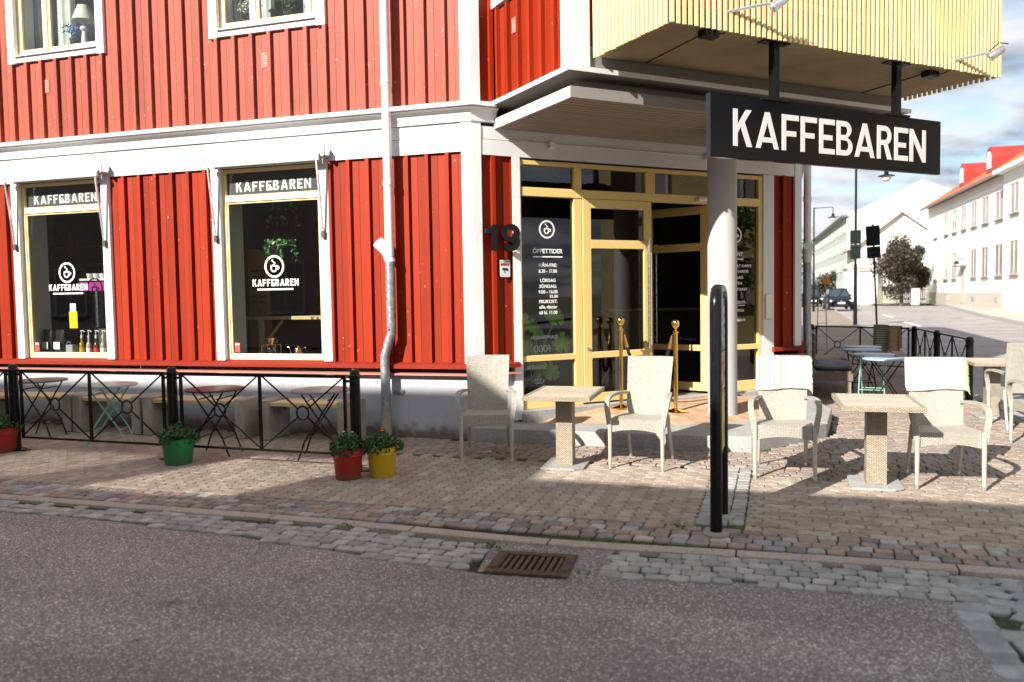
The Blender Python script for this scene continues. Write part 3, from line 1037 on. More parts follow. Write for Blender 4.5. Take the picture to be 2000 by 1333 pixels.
# moss tufts in the joints
b = MB()
for x0, y0, r, n in ((1.52, -3.83, .05, 60), (.35, -3.62, .03, 20), (2.62, -3.08, .05, 50), (4.45, -6.05, .05, 40), (4.3, -5.1, .05, 30), (2.2, -4.2, .03, 20)):
    leaf_cloud(b, lambda: (x0 + random.gauss(0, r), y0 + random.gauss(0, r * .6), -.005 + abs(random.gauss(0, .012))), n, .011, .9)
tag(b.build('moss', 'grass', recalc=False), kind='stuff')

# ---- storm drain
dr = thing('drain_grate', 'rusty cast iron drain grate set in the gutter', 'drain', (1.845, -4.055, -.012), R(4))
def D(b, name, m, **k):
    return b.build(name, m, dr, **k)
b = MB()
b.prism([(-.245, -.2), (.215, -.2), (.245, -.17), (.245, .2), (-.245, .2)], -.06, -.0115, 'xy')
fr = MB()
fr.box(-.255, .255, -.21, -.14, -.05, .0)
fr.box(-.255, .255, .15, .21, -.05, .0)
fr.box(-.255, -.185, -.14, .15, -.05, .0)
fr.box(.185, .255, -.14, .15, -.05, .0)
D(fr, 'frame', 'iron', bevel=.004)
for k in range(9):
    q = MB()
    x = -.185 + .37 * (k + .5) / 9
    q.box(x - .0125, x + .0125, -.139, .149, -.05, -.006)
    D(q, 'bar', 'iron', bevel=.003)
q = MB()
for k in range(13):
    x = -.22 + .44 * k / 12
    q.box(x - .004, x + .004, -.205, -.15, .0, .003)
for y in (-.05, .09):
    q.box(-.245, -.195, y - .07, y + .07, .0, .003)
    q.box(.195, .245, y - .07, y + .07, .0, .003)
D(q, 'rib', 'iron')
q = MB()
q.box(-.19, .19, -.15, .16, -.6, -.4)
D(q, 'pit', 'dark')
# asphalt patch between kerb and drain
b = MB()
zp = -.020
b.poly([(1.50, -3.63, zp), (1.50, -3.86, zp), (2.27, -3.82, zp), (2.30, -3.63, zp)])
b.poly([(2.27, -3.82, zp), (2.085, -3.83, zp), (2.11, -4.26, -.026), (2.20, -4.36, -.0295), (2.48, -4.16, -.0295), (2.34, -4.0, -.022)])
b.poly([(1.50, -3.86, zp), (1.57, -4.28, zp), (1.605, -4.28, zp), (1.575, -3.87, zp)])
tag(b.build('asphalt_patch', 'asphalt', recalc=False), kind='structure')

# ---- entrance step and tiled threshold
b = MB(FC)
BND = [(.56, .0), (1.42, .78), (2.2, 1.42), (3.22, 1.40), (4.82, .0)]
def nb(q):
    for (a0, c0), (a1, c1) in zip(BND, BND[1:]):
        if a0 <= q <= a1:
            return c0 + (c1 - c0) * (q - a0) / (a1 - a0)
    return .01
def zt(q, n_):
    e_ = max(nb(q), .02)
    return .150 + .118 * min(1, e_) * max(0, 1 - n_ / e_)
q0 = [.56 + (4.82 - .56) * i / 30 for i in range(31)]
for u0, u1 in zip(q0, q0[1:]):
    for k in range(6):
        P4 = [(u, nb(u) * j / 6) for u, j in ((u0, k), (u1, k), (u1, k + 1), (u0, k + 1))]
        b.poly([(u, -v_ + .0, zt(u, v_) - .004) for u, v_ in P4])
stp = tag(b.build('entrance_step', 'tile', recalc=False), kind='structure')
def stone(poly, z0, z1, m, name, bev=.008):
    return MB().prism(poly, z0, z1, 'xy').build(name, m, stp, bevel=bev)
stone([(-.06, -.13), (1.52, -.16), (1.52, .50), (.42, .44)], -.02, .148, 'granite', 'step_stone')
stone([(1.526, -.16), (2.78, -.16), (2.52, .60), (1.526, .50)], -.02, .150, 'granite', 'step_stone')
stone([(2.786, -.16), (3.03, -.13), (3.80, .98), (3.22, 1.32), (2.526, .60)], -.02, .149, 'granite', 'step_stone')
stone([(3.805, .988), (3.92, 2.2), (3.66, 3.62), (3.30, 3.40), (3.30, 1.40), (3.226, 1.326)], -.02, .149, 'granite', 'step_stone')
tm = []
for _ in range(5):
    tm.append(piece_mesh('tile', [(-.098, -.098), (.098, -.098), (.098, .098), (-.098, .098)], 'tile', 0, .003, .004, .006))
TIN = [(.45, .47), (1.52, .52), (2.50, .62), (3.20, 1.34), (3.28, 1.4), (3.28, 3.3), (-.1, .1)]
for i in range(24):
    for k in range(9):
        s_, n_ = .62 + i * .2, .16 + k * .2
        wx, wy = (s_ + n_) * .7071, (s_ - n_) * .7071
        if inside(wx, wy, TIN):
            o = link('tile', tm[random.randrange(5)], stp)
            gx = (zt(s_ + .05, n_) - zt(s_ - .05, n_)) / .1
            gy = -(zt(s_, n_ + .05) - zt(s_, n_ - .05)) / .1
            nrm = Vector((-gx, -gy, 1)).normalized()
            tx = (Vector((1, 0, 0)) - nrm * nrm.x).normalized()
            ty = nrm.cross(tx)
            RM = Matrix((tx, ty, nrm)).transposed().to_4x4()
            o.matrix_local = FC @ Matrix.Translation((s_, -n_, zt(s_, n_) + .001)) @ RM
b = MB(FC)
b.box(.58, 4.34, -.14, .02, .14, .285)
b.build('threshold_stone', 'granite', stp, bevel=.006)
# ------------------------------------------------------------------ the red corner building
bld = thing('cafe_building', 'red timber corner building with white trim and cafe windows', 'building')
def part(b, name, m, parent=None, **k):
    return b.build(name, m, parent or bld, **k)
def minus(a0, a1, holes):
    segs = [(a0, a1)]
    for h0, h1 in holes:
        ns = []
        for s0, s1 in segs:
            if h1 <= s0 or h0 >= s1:
                ns.append((s0, s1))
            else:
                if h0 > s0:
                    ns.append((s0, h0))
                if h1 < s1:
                    ns.append((h1, s1))
        segs = ns
    return [q for q in segs if q[1] - q[0] > .01]
def cladding(name, T, x0, x1, z0, z1, m, line, pitch=.25, holes=(), y=.012, bw=.046, bd=.045, objs=True, lim=None):
    """board-and-batten wall: backing sheet, boards with a joint, proud battens"""
    w = None
    zs = sorted({z0, z1, *[h[2] for h in holes if z0 < h[2] < z1], *[h[3] for h in holes if z0 < h[3] < z1]})
    for a, c in zip(zs, zs[1:]):
        for p0, p1 in minus(x0, x1, [(h[0] + .03, h[1] - .03) for h in holes if h[2] < (a + c) / 2 < h[3]]):
            q = part(MB(T).box(p0, p1, y + .018, y + .10, a, c), name if w is None else 'wall_backing', m)
            w = w or q
    lo = int(math.floor((x0 - line) / pitch)) - 1
    hi = int(math.ceil((x1 - line) / pitch)) + 1
    jobs = []
    for k in range(lo, hi + 1):
        e = line + k * pitch - bw / 2
        jobs.append(('board', e + .002, e + pitch / 2 - .0018, y + random.uniform(-.0012, .0012), y + .016))
        jobs.append(('board', e + pitch / 2 + .0018, e + pitch - .002, y + random.uniform(-.0012, .0012), y + .016))
        jobs.append(('batten', e - bw / 2, e + bw / 2, y - bd, y - .0015))
    rest = MB(T)
    for kind, a, c, f, bk in jobs:
        for s0, s1 in minus(a, c, []):
            s0, s1 = max(s0, x0), min(s1, x1)
            if s1 - s0 < .006:
                continue
            hz = [(h[2], h[3]) for h in holes if h[0] < s0 + .012 and h[1] > s1 - .012]
            part_h = [h for h in holes if not (h[0] < s0 + .012 and h[1] > s1 - .012) and h[0] < s1 and h[1] > s0]
            for h in part_h:
                hz.append((h[2], h[3]))
                for q0, q1 in minus(s0, s1, [(h[0], h[1])]):
                    qb = MB(T).box(q0, q1, f, bk, max(h[2], z0), min(h[3], z1))
                    part(qb, kind, m, w)
            for q0, q1 in minus(z0, z1, hz):
                if objs:
                    part(MB(T).box(s0, s1, f, bk, q0, q1), kind, m, w)
                else:
                    rest.box(s0, s1, f, bk, q0, q1)
    if not objs:
        o = part(rest, 'cladding_boards', m, w)
        o['kind'] = 'stuff'
    return w
W1 = (-6.53, -5.135)
W2 = (-3.31, -1.915)
ZL0, ZL1 = .86, 3.245
UPW = [(-6.47, -5.11), (-3.27, -1.90)]
low_h = [(a - .115, c + .115, .8, 3.3) for a, c in (W1, W2)]
up_h = [(a - .115, c + .115, 4.835, 6.25) for a, c in UPW]
cladding('lower_wall', FL, -9.4, -.1, ZL0, ZL1, 'red_low', -.26, holes=low_h)
cladding('upper_wall', FL, -9.4, -.1, 3.80, 6.4, 'red_up', -.275, holes=up_h)
cladding('canted_wall', FC, .11, .50, ZL0, 3.21, 'red_low', .284, pitch=.25)
cladding('canted_wall', FC, 4.53, 4.92, ZL0, 3.21, 'red_low', 4.745, pitch=.25)
cladding('canted_wall_upper', FC, .11, .31, 3.80, 6.4, 'red_low', .284, pitch=.25)
cladding('canted_wall_upper', FC, 4.75, 4.92, 3.80, 6.4, 'red_low', 4.9, pitch=.25)
cladding('street_wall', FS, .11, 13, ZL0, ZL1, 'red_low', .36, objs=False)
cladding('street_wall_upper', FS, .11, 13, 3.8, 6.4, 'red_up', .36, objs=False)
b = MB()
b.prism([(-9.4, .06), (0, .06), (3.50, 3.56), (3.50, 16.5), (-9.4, 16.5)], 6.4, 8.1, 'xy')
part(b, 'attic_storey', 'red_up')
b = MB()
b.prism([(-9.8, -.4), (.17, -.4), (3.96, 3.4), (3.96, 16.9), (-9.8, 16.9)], 8.1, 8.35, 'xy')
part(b, 'roof', 'black_matt')
# closed rear and side
b = MB()
b.box(-9.45, -9.40, .03, 16.5, 0, 8.1)
b.box(-9.4, 3.5, 16.45, 16.5, 0, 8.1)
part(b, 'rear_wall', 'red_low')
# interior shell
ROOM = [(-9.38, .13), (.02, .13), (3.42, 3.55), (3.42, 16.4), (-9.38, 16.4)]
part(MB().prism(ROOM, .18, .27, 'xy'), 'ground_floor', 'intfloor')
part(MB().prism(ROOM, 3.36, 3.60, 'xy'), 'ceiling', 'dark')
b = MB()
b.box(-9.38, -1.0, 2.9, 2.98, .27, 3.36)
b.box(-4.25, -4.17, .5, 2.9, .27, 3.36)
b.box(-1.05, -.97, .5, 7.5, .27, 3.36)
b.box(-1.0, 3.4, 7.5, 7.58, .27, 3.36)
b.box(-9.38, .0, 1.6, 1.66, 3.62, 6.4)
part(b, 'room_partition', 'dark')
# plinth, sill, frieze, cornice
b = MB()
b.box(-9.4, .005, .0, .12, -.1, .73)
part(b, 'plinth', 'plinth')
part(MB(FC).box(.004, .56, .0, .12, -.1, .73), 'plinth', 'plinth')
part(MB(FC).box(4.45, 5.02, .0, .12, -.1, .73), 'plinth', 'plinth')
part(MB(FS).box(.02, 13, .0, .12, -.1, .73), 'plinth', 'plinth')
SILL = [(.03, .872), (-.088, .842), (-.092, .838), (-.092, .798), (-.086, .795), (.03, .795)]
FLASH = [(.02, .748), (-.085, .738), (-.09, .72), (.02, .72)]
for T, a, c, cut in ((FL, -9.4, .04, 1), (FC, -.04, .545, 2), (FC, 4.49, 5.07, 3), (FS, -.04, 13, 0)):
    for prof, nm in ((SILL, 'sill_board'), (FLASH, 'sill_flashing')):
        b = MB(T)
        A = []
        for xx, left in ((a, True), (c, False)):
            mit = (cut == 1 and not left) or (cut == 2 and left) or (cut == 3 and not left)
            sg = 1 if not left else -1
            A.append([b.p((xx if not mit else (0 if cut in (1, 2) else CX)) + (sg * (-q) * .414 if mit else 0), q, z) for q, z in prof])
        n = len(prof)
        b.face(A[0])
        b.face(A[1][::-1])
        for i in range(n):
            b.face((A[0][i], A[0][(i + 1) % n], A[1][(i + 1) % n], A[1][i]))
        part(b, nm, 'red_dark' if nm == 'sill_board' else 'flash')
def run(T, a, c, prof, name, m, mit0=None, mit1=None):
    """moulding of profile (y,z) from a to c; mit = tangent of the mitre at that end"""
    b = MB(T)
    A = [[b.p(x + (mt or 0) * q, q, z) for q, z in prof] for x, mt in ((a, mit0), (c, mit1))]
    n = len(prof)
    b.face(A[0])
    b.face(A[1][::-1])
    for i in range(n):
        b.face((A[0][i], A[0][(i + 1) % n], A[1][(i + 1) % n], A[1][i]))
    return part(b, name, m)
tq = .4142
for z0, z1, f in ((3.245, 3.418, -.026), (3.424, 3.566, -.022)):
    run(FL, -9.4, -.105, [(f, z0), (f, z1), (.03, z1), (.03, z0)], 'frieze_board', 'white')
    run(FC, .112, 4.918, [(f, z0 - .035), (f, z1 - .035), (.03, z1 - .035), (.03, z0 - .035)], 'frieze_board', 'white')
    run(FS, .105, 13, [(f, z0), (f, z1), (.03, z1), (.03, z0)], 'frieze_board', 'white')
COVE = [(.03, 3.57), (-.050, 3.57), (-.054, 3.595), (-.04, 3.60), (-.045, 3.64), (-.06, 3.675), (-.085, 3.70), (-.12, 3.715), (.03, 3.715)]
DRIP = [(.05, 3.80), (-.150, 3.772), (-.155, 3.728), (-.148, 3.722), (.05, 3.722)]
run(FL, -9.4, 0, COVE, 'cornice', 'white', None, -tq)
run(FL, -9.4, 0, DRIP, 'cornice_drip', 'white', None, -tq)
run(FC, 0, .30, COVE, 'cornice', 'white', tq, None)
run(FC, 0, .26, DRIP, 'cornice_drip', 'white', tq, None)
run(FC, 4.75, CX, COVE, 'cornice', 'white', None, -tq)
run(FC, 4.75, CX, DRIP, 'cornice_drip', 'white', None, -tq)
run(FS, 0, 13, COVE, 'cornice', 'white', tq, None)
run(FS, 0, 13, DRIP, 'cornice_drip', 'white', tq, None)
# corner posts
for z0, z1, nm in ((.80, 3.575, 'corner_post'), (3.80, 6.4, 'corner_post')):
    a = MB()
    f = -.036
    x2 = f * tq
    for u0, u1, T in ((-.105, 0, FL),):
        pass
    P0 = [(-.105, .0), (-.105, f), (f * -tq * -1, f)]
    cc = FC @ Vector((.111, f, 0))
    c2 = FC @ Vector((.111, 0, 0))
    kx = -f * tq
    poly = [(-.105, .02), (-.105, f), (kx, f), (cc.x, cc.y), (c2.x, c2.y)]
    part(MB().prism(poly, z0, z1, 'xy'), nm, 'white', bevel=.003)
    q = [FC @ Vector((4.92, .0, 0)), FC @ Vector((4.92, f, 0)), FC @ Vector((CX + kx, f, 0)), FS @ Vector((.11, f, 0)), FS @ Vector((.11, .0, 0))]
    part(MB().prism([(v.x, v.y) for v in q], z0, z1, 'xy'), nm, 'white', bevel=.003)
# canted wall trims beside the shop front
part(MB(FC).box(.494, .60, -.036, .06, .17, 3.205), 'trim_board', 'white', bevel=.003)
part(MB(FC).box(4.335, 4.528, -.036, .06, .17, 3.205), 'trim_board', 'white', bevel=.003)
part(MB(FC).box(.0, 5.0, .10, .14, 3.2, 3.62), 'lintel', 'dark')

# ---- ordinary windows
def rail_frame(b, x0, x1, z0, z1, w, y0, y1, bot=None):
    bot = bot or w
    b.box(x0, x0 + w, y0, y1, z0, z1)
    b.box(x1 - w, x1, y0, y1, z0, z1)
    b.box(x0 + w, x1 - w, y0, y1, z1 - w, z1)
    b.box(x0 + w, x1 - w, y0, y1, z0, z0 + bot)
def pane(T, x0, x1, z0, z1, y, parent, m='glass'):
    b = MB(T)
    b.poly([(x0, y, z0), (x1, y, z0), (x1, y, z1), (x0, y, z1)])
    return b.build('pane', m, parent, recalc=False)
def shop_window(x0, x1):
    b = MB(FL)
    rail_frame(b, x0, x1, .875, 3.235, .045, .028, .10)
    b.box(x0 + .045, x1 - .045, .022, .10, 2.832, 2.915)
    rail_frame(b, x0 + .046, x1 - .046, .92, 2.831, .022, .04, .09, .03)
    w = part(b, 'window', 'cream', bevel=.004)
    pane(FL, x0 + .068, x1 - .068, .95, 2.81, .062, w)
    pane(FL, x0 + .046, x1 - .046, 2.916, 3.188, .062, w)
    MB(FL).box(x0 + .046, x1 - .046, .075, .085, 2.916, 3.188).build('header_panel', col('charcoal_film', (0.075, 0.078, 0.085), 0.7), w)
    for a, c in ((x0 - .12, x0), (x1, x1 + .12)):
        MB(FL).box(a, c, -.036, .03, .868, 3.243).build('trim', 'white', w, bevel=.003)
    lin = MB(FL)
    lin.box(x0 - .02, x0 + .0, .10, .42, .86, 3.2)
    lin.box(x1 - .0, x1 + .02, .10, .42, .86, 3.2)
    lin.box(x0 - .02, x1 + .02, .10, .42, .82, .88)
    lin.box(x0 - .02, x1 + .02, .10, .42, 3.19, 3.24)
    lin.box(x0 - .9, x0 - .02, .38, .42, .27, 3.3)
    lin.box(x1 + .02, x1 + .6, .38, .42, .27, 3.3)
    lin.box(x0 - .02, x1 + .02, .38, .42, .27, .82)
    lin.build('reveal', 'reveal', w)
    cx = (x0 + x1) / 2
    kaffe('lettering', FL, cx - .53, 2.955, .125, .0705, 'vinyl', w, 1.06)
    logo('logo', FL, cx - .01, 2.025, .138, .058, 'vinyl', w)
    kaffe('lettering', FL, cx - .325, 1.785, .085, .058, 'vinyl', w, .65)
    MB(FL).box(cx - .26, cx + .25, .057, .06, 1.735, 1.755).build('underline', 'vinyl', w)
    s = MB(FL).box(x0 + .085, x0 + .155, .056, .059, .965, 1.085).build('sticker', col('sticker_red', (0.62, 0.06, 0.045), 0.5), w)
    MB(FL).box(x0 + .092, x0 + .148, .054, .0558, 1.055, 1.075).build('sticker_strip', 'vinyl', w)
    return w
win1 = shop_window(*W1)
win2 = shop_window(*W2)
def upper_window(T, x0, x1, z0=4.94, z1=6.13, room=True):
    b = MB(T)
    rail_frame(b, x0, x1, z0, z1, .03, .03, .11)
    mx_ = x0 + (x1 - x0) * .36
    b.box(mx_ - .025, mx_ + .025, .02, .11, z0 + .03, z1 - .03)
    for a, c in ((x0 + .031, mx_ - .026), (mx_ + .026, x1 - .031)):
        rail_frame(b, a, c, z0 + .031, z1 - .031, .042, .038, .095)
    w = part(b, 'window', 'cream', bevel=.004)
    for a, c in ((x0 + .073, mx_ - .068), (mx_ + .068, x1 - .073)):
        pane(T, a, c, z0 + .07, z1 - .07, .066, w)
    for a, c in ((x0 - .12, x0), (x1, x1 + .12)):
        MB(T).box(a, c, -.036, .03, z0 - .115, z1 + .12).build('trim', 'white', w, bevel=.003)
    MB(T).box(x0 + .001, x1 - .001, -.030, .03, z0 - .105, z0 - .035).build('trim', 'white', w, bevel=.003)
    MB(T).box(x0 + .001, x1 - .001, -.030, .03, z1 + .002, z1 + .115).build('trim', 'white', w, bevel=.003)
    MB(T).prism([(.03, z0), (-.062, z0 - .016), (-.062, z0 - .030), (.03, z0 - .030)], x0 + .003, x1 - .003, 'yz').build('sill', 'white', w)
    lin = MB(T)
    lin.box(x0 - .02, x0, .11, .30, z0, z1)
    lin.box(x1, x1 + .02, .11, .30, z0, z1)
    lin.box(x0 - .02, x1 + .02, .11, .30, z0 - .03, z0 + .02)
    lin.box(x0 - .02, x1 + .02, .11, .30, z1, z1 + .03)
    lin.build('reveal', 'white', w)
    return w
upw = [upper_window(FL, *q) for q in UPW]
# ventilators in the cladding
for T, x, z in ((FL, -6.0, 4.42), (FL, -2.62, 4.43)):
    b = MB(T)
    for k in range(6):
        b.box(x - .055, x + .055, .0, .012, z + k * .028, z + k * .028 + .016)
    b.box(x - .06, x + .06, .004, .0125, z - .012, z + .165)
    part(b, 'vent_grille', col('vent_pink', (0.45, 0.16, 0.13), 0.6))

# ---- shop front in the canted wall
ZB, ZT = .285, 3.185
b = MB(FC)
Y0, Y1 = -.012, .075
b.box(.601, .624, Y0, Y1, ZB, ZT)
b.box(4.268, 4.333, Y0, Y1, ZB, ZT)
b.box(.624, 4.268, Y0, Y1, 3.134, ZT)
b.box(.624, 4.268, Y0 - .008, Y1, 2.772, 2.874)
b.box(1.334, 1.442, Y0, Y1, ZB, 2.772)
b.box(1.340, 1.446, Y0, Y1, 2.874, 3.134)
b.box(2.388, 2.536, Y0, Y1, 2.874, 3.134)
b.box(3.462, 3.584, Y0, Y1, ZB, 3.134)
for a, c in ((.624, 1.334), (3.584, 4.268)):
    b.box(a, c, Y0, Y1, .842, .912)
    b.box(a, c, Y0, Y1, ZB, .420)
ent = part(b, 'shop_front', 'yellow', bevel=.004)
for a, c, z0, z1 in ((.624, 1.340, 2.874, 3.134), (1.446, 2.388, 2.874, 3.134), (2.536, 3.462, 2.874, 3.134), (3.584, 4.268, 2.874, 3.134),
                     (.624, 1.334, .912, 2.772), (.624, 1.334, .42, .842), (3.584, 4.268, .912, 2.772), (3.584, 4.268, .42, .842)):
    pane(FC, a, c, z0, z1, .03, ent, 'glass2')
yv = .024
logo('logo', FC, .98, 2.395, .107, yv, 'vinyl', ent)
def line(txt, x, z, h, w=None, al='CENTER', bold=.0, mirror=False, y=yv, m='vinyl'):
    return text_mesh('lettering', txt, h * 1.38, m, FC, x, z, y, al, bold, .0006, ent, w, mirror)
line('ÖPPETTIDER', .985, 2.115, .052, .41, bold=.0016)
MB(FC).box(.785, 1.19, yv, yv + .002, 2.065, 2.080).build('underline', 'vinyl', ent)
for tx, z, w in (('MÅN-FRE:', 1.955, .25), ('8.30 - 17.00', 1.885, .25), ('LÖRDAG', 1.775, .21), ('SÖNDAG:', 1.705, .235), ('9.00 - 16.00', 1.640, .26), ('FRUKOST:', 1.525, .25), ('alla dagar', 1.462, .25), ('till kl. 11.00', 1.395, .25)):
    line(tx, .985, z, .040, w, bold=.0012)
line('15.00', 1.06, 1.588, .034, .11, bold=.001)
logo('logo', FC, 3.895, 2.385, .107, yv, 'vinyl', ent)
line('MENY', 3.92, 2.11, .052, .2, bold=.0016)
MB(FC).box(3.77, 4.03, yv, yv + .002, 2.055, 2.068).build('underline', 'vinyl', ent)
for tx, z, w in (('NYROSTAT KAFFE', 1.955, .50), ('BRA RÅVAROR', 1.880, .40), ('SALLAD', 1.80, .21), ('SOPPA', 1.722, .18), ('VEGS TOAST', 1.640, .36), ('FÖLJ OSS PÅ:', 1.465, .30), ('FACEBOOK', 1.355, .25), ('INSTAGRAM', 1.225, .28)):
    line(tx, 3.92, z, .036, w, bold=.0008)
MB(FC).box(3.77, 4.06, yv, yv + .002, 1.435, 1.443).build('underline', 'vinyl', ent)
# reversed lettering on the inside of the left pane
line('KAFFEBAREN', .93, 1.10, .042, .36, bold=.003, mirror=True, y=.034)
line('FOOD', .90, .945, .085, .22, mirror=True, y=.034)
line('Smoothie', .82, .745, .07, .26, mirror=True, y=.034)
for k in (-1, 0, 1):
    n = 20
    o = [(.85 + k * .035 + .03 * math.cos(2 * PI * i / n), .60 + .03 * math.sin(2 * PI * i / n)) for i in range(n)]
    h = [(.85 + k * .035 + .023 * math.cos(2 * PI * i / n), .60 + .023 * math.sin(2 * PI * i / n)) for i in range(n)]
    MB(FC).shape(o, [h], .034 + k * .0006, None).build('ring_mark', 'vinyl', ent, recalc=False)
# doors
def door(T, w, handle):
    b = MB(T)
    st = .118
    b.box(0, st, -.02, .03, .305, 2.768)
    b.box(w - st, w, -.02, .03, .305, 2.768)
    for z0, z1 in ((.305, .415), (.843, .920), (2.175, 2.280), (2.660, 2.768)):
        b.box(st, w - st, -.02, .03, z0, z1)
    d = part(b, 'door', 'yellow', bevel=.004)
    for z0, z1 in ((.415, .843), (.92, 2.175), (2.28, 2.66)):
        pane(T, st, w - st, z0, z1, .005, d, 'glass2')
    h = MB(T)
    h.tube([(handle, -.085, .93), (handle, -.085, 2.30)], .019, 12)
    for z in (1.0, 2.2):
        h.tube([(handle, -.085, z), (handle, -.02, z)], .011, 8)
    h.build('pull_handle', 'steel', d, smooth=True)
    l = MB(T)
    for x in (st * .5, w - st * .5):
        l.tube([(x, -.034, .96), (x, -.02, .96)], .018, 10)
    l.build('lock', 'steel', d)
    return d
door(FC @ Matrix.Translation((1.449, -.006, 0)), 1.02, .93)
door(FC @ Matrix.Translation((3.458, .045, 0)) @ Matrix.Rotation(R(112), 4, 'Z'), .98, .86)
part(MB(FC).box(3.17, 3.36, -.10, -.022, 2.795, 2.845), 'door_operator', 'white', bevel=.006)
# light sensor boxes and cable under the canopy
for s_, z in ((.98, 3.33), (3.3, 3.33)):
    part(MB(FC).box(s_, s_ + .075, -.085, -.027, z, z + .075), 'junction_box', 'white', bevel=.005)
part(MB(FC).tube([(.45, -.034, 3.395), (.98, -.034, 3.385), (4.2, -.034, 3.385)], .007, 6), 'cable', 'pipe')
part(MB(FC).box(4.36, 4.47, -.062, -.037, 1.25, 1.58), 'bell_panel', 'alu', bevel=.004)

# ---- canopy and bay above the entrance
BW0, BW1, BN = .28, 4.90, 1.69
b = MB(FC)
b.box(BW0 + .26, BW1 - .26, -BN + .26, .1, 3.56, 3.745)
can = part(b, 'canopy', 'shaded_fascia')
n = 17
for k in range(n):
    y0 = -BN + .03 + k * (BN - .03) / n
    MB(FC).box(BW0 + .025, BW1 - .025, y0 + .011, y0 + (BN - .03) / n - .011, 3.510, 3.53).build('soffit_plank', 'soffit', can, bevel=.002)
MB(FC).box(BW0 + .02, BW1 - .02, -BN + .02, .0, 3.55, 3.559).build('soffit_backing', 'dark2', can)
MB(FC).box(BW0, BW0 + .024, -BN + .0225, .03, 3.505, 3.612).build('fascia_board', 'white', can)
MB(FC).box(BW0, BW1, -BN - .0, -BN + .022, 3.505, 3.612).build('fascia_board', 'shaded_fascia', can)  # front board takes the shade-darkened copy of the side boards' white
MB(FC).box(BW1 - .024, BW1, -BN + .0225, .0, 3.505, 3.612).build('fascia_board', 'white', can)
b = MB(FC)
b.box(BW0 + .0245, BW1 - .0245, -BN + .0225, .0, 3.5595, 3.600)
b.build('ledge', 'shaded_fascia', can)
b = MB(FC)
e = .05
b.prism([(BW0 - e, .02), (BW0 - e, -BN - e), (CX + .02, -BN - e), (CX + .02, .02)], 3.746, 3.785, 'xy')
b.build('drip_roof', 'shaded_fascia', can, bevel=.004)
for q_ in ((BW0 - e - .012, BW0 - e - .0005, -BN - e - .012, .02), (BW0 - e, CX + .02, -BN - e - .012, -BN - e - .0005)):
    MB(FC).box(*q_, 3.742, 3.789).build('drip_edge', 'white', can)
MB(FC).box(BW0 - e + .001, CX, -BN - e + .001, .02, 3.7855, 3.789).build('drip_top', 'white', can)
# bay walls
BW0, BN = .30, 1.66
FBN = FC @ frame((BW0, 0, 0), -90)
cladding('bay_wall', FBN, .0, BN - .18, 3.80, 6.4, 'red_low', .155, pitch=.25, holes=[(-.05, 1.12, 4.80, 6.25)])
b = MB(FC)
b.box(BW0 + .11, BW1, -BN + .03, -BN + .13, 3.8, 6.4)
b.box(BW1 - .1, BW1, -BN + .13, .0, 3.8, 6.4)
part(b, 'bay_front', 'red_low')
part(MB(FC).box(BW0 - .0, BW0 + .21, -BN - .02, -BN + .185, 3.786, 6.4), 'corner_post', 'white', bevel=.003)
upper_window(FBN, .12, 1.0)
for k in range(6):
    z = 4.42 + k * .028
part(MB(FBN).box(.46, .57, .0, .0115, 4.44, 4.60), 'vent_grille', M['vent_pink'])

part(MB(FC).box(BW0 + .215, BW1, -BN + .01, -BN + .029, 3.786, 4.02), 'bay_skirt', 'shaded_fascia')
# ---- balcony
BA0, BA1, BF = .56, 4.92, 2.86
b = MB(FC)
b.box(BA0, BA1, -BF, -BN - .025, 3.915, 4.06)
bal = part(b, 'balcony', 'slab', bevel=.008)
sm = MB().box(-.0165, .0165, -.011, .011, 3.885, 5.15)
sme = bpy.data.meshes.new('slat')
sme.from_pydata([tuple(q) for q in sm.v], [], sm.f)
sme.materials.append(M['slat'])
def slat(s_, n_, rz):
    w = FC @ Vector((s_, -n_, 0))
    link('slat', sme, bal, (w.x, w.y, random.uniform(-.004, .004)), R(45 + rz) + random.uniform(-.01, .01))
k = 0
x = BA0 - .02
while x < BA1 + .04:
    slat(x, BF + .035, 0)
    x += .0640
y = BF + .035 - .064
while y > BN + .02:
    slat(BA0 - .035, y, 90)
    slat(BA1 + .035, y, 90)
    y -= .064
for z in (4.20, 5.05):
    r_ = MB(FC)
    r_.box(BA0 - .022, BA1 + .022, -BF - .022, -BF - .004, z, z + .07)
    r_.box(BA0 - .022, BA0 - .004, -BF - .003, -BN - .03, z, z + .07)
    r_.box(BA1 + .004, BA1 + .022, -BF - .003, -BN - .03, z, z + .07)
    r_.build('rail', 'slat', bal)
MB(FC).box(BA0 - .05, BA1 + .05, -BF - .06, -BF + .0, 5.16, 5.20).build('hand_rail', 'slat', bal)
part(MB(FC).box(BA0, BA1, -BF, -BN - .025, 6.30, 6.45), 'balcony_roof', 'slab')
for s_, n_ in ((1.04, 2.77), (4.12, 2.68)):
    q = MB(FC)
    q.box(s_ - .085, s_ + .085, -n_ - .055, -n_ + .055, 3.85, 3.914)
    q.build('lamp_box', 'black', bal, bevel=.01)
    q = MB(FC)
    q.tube([(s_ + .08, -n_ - .03, 3.885), (s_ + .12, -n_ - .06, 3.89), (s_ + .13, -BF - .02, 3.925)], .006, 6)
    q.tube([(s_, -n_ + .05, 3.908), (s_ + .1, -1.72, 3.908)], .005, 6)
    q.build('cable', 'black_matt', bal)
# column carrying the balcony
b = MB(FC)
b.lathe([(.172, .13), (.172, .2), (.170, .21), (.170, 3.5)], (2.78, -.97, 0), 40)
part(b, 'column', 'column', smooth=True)

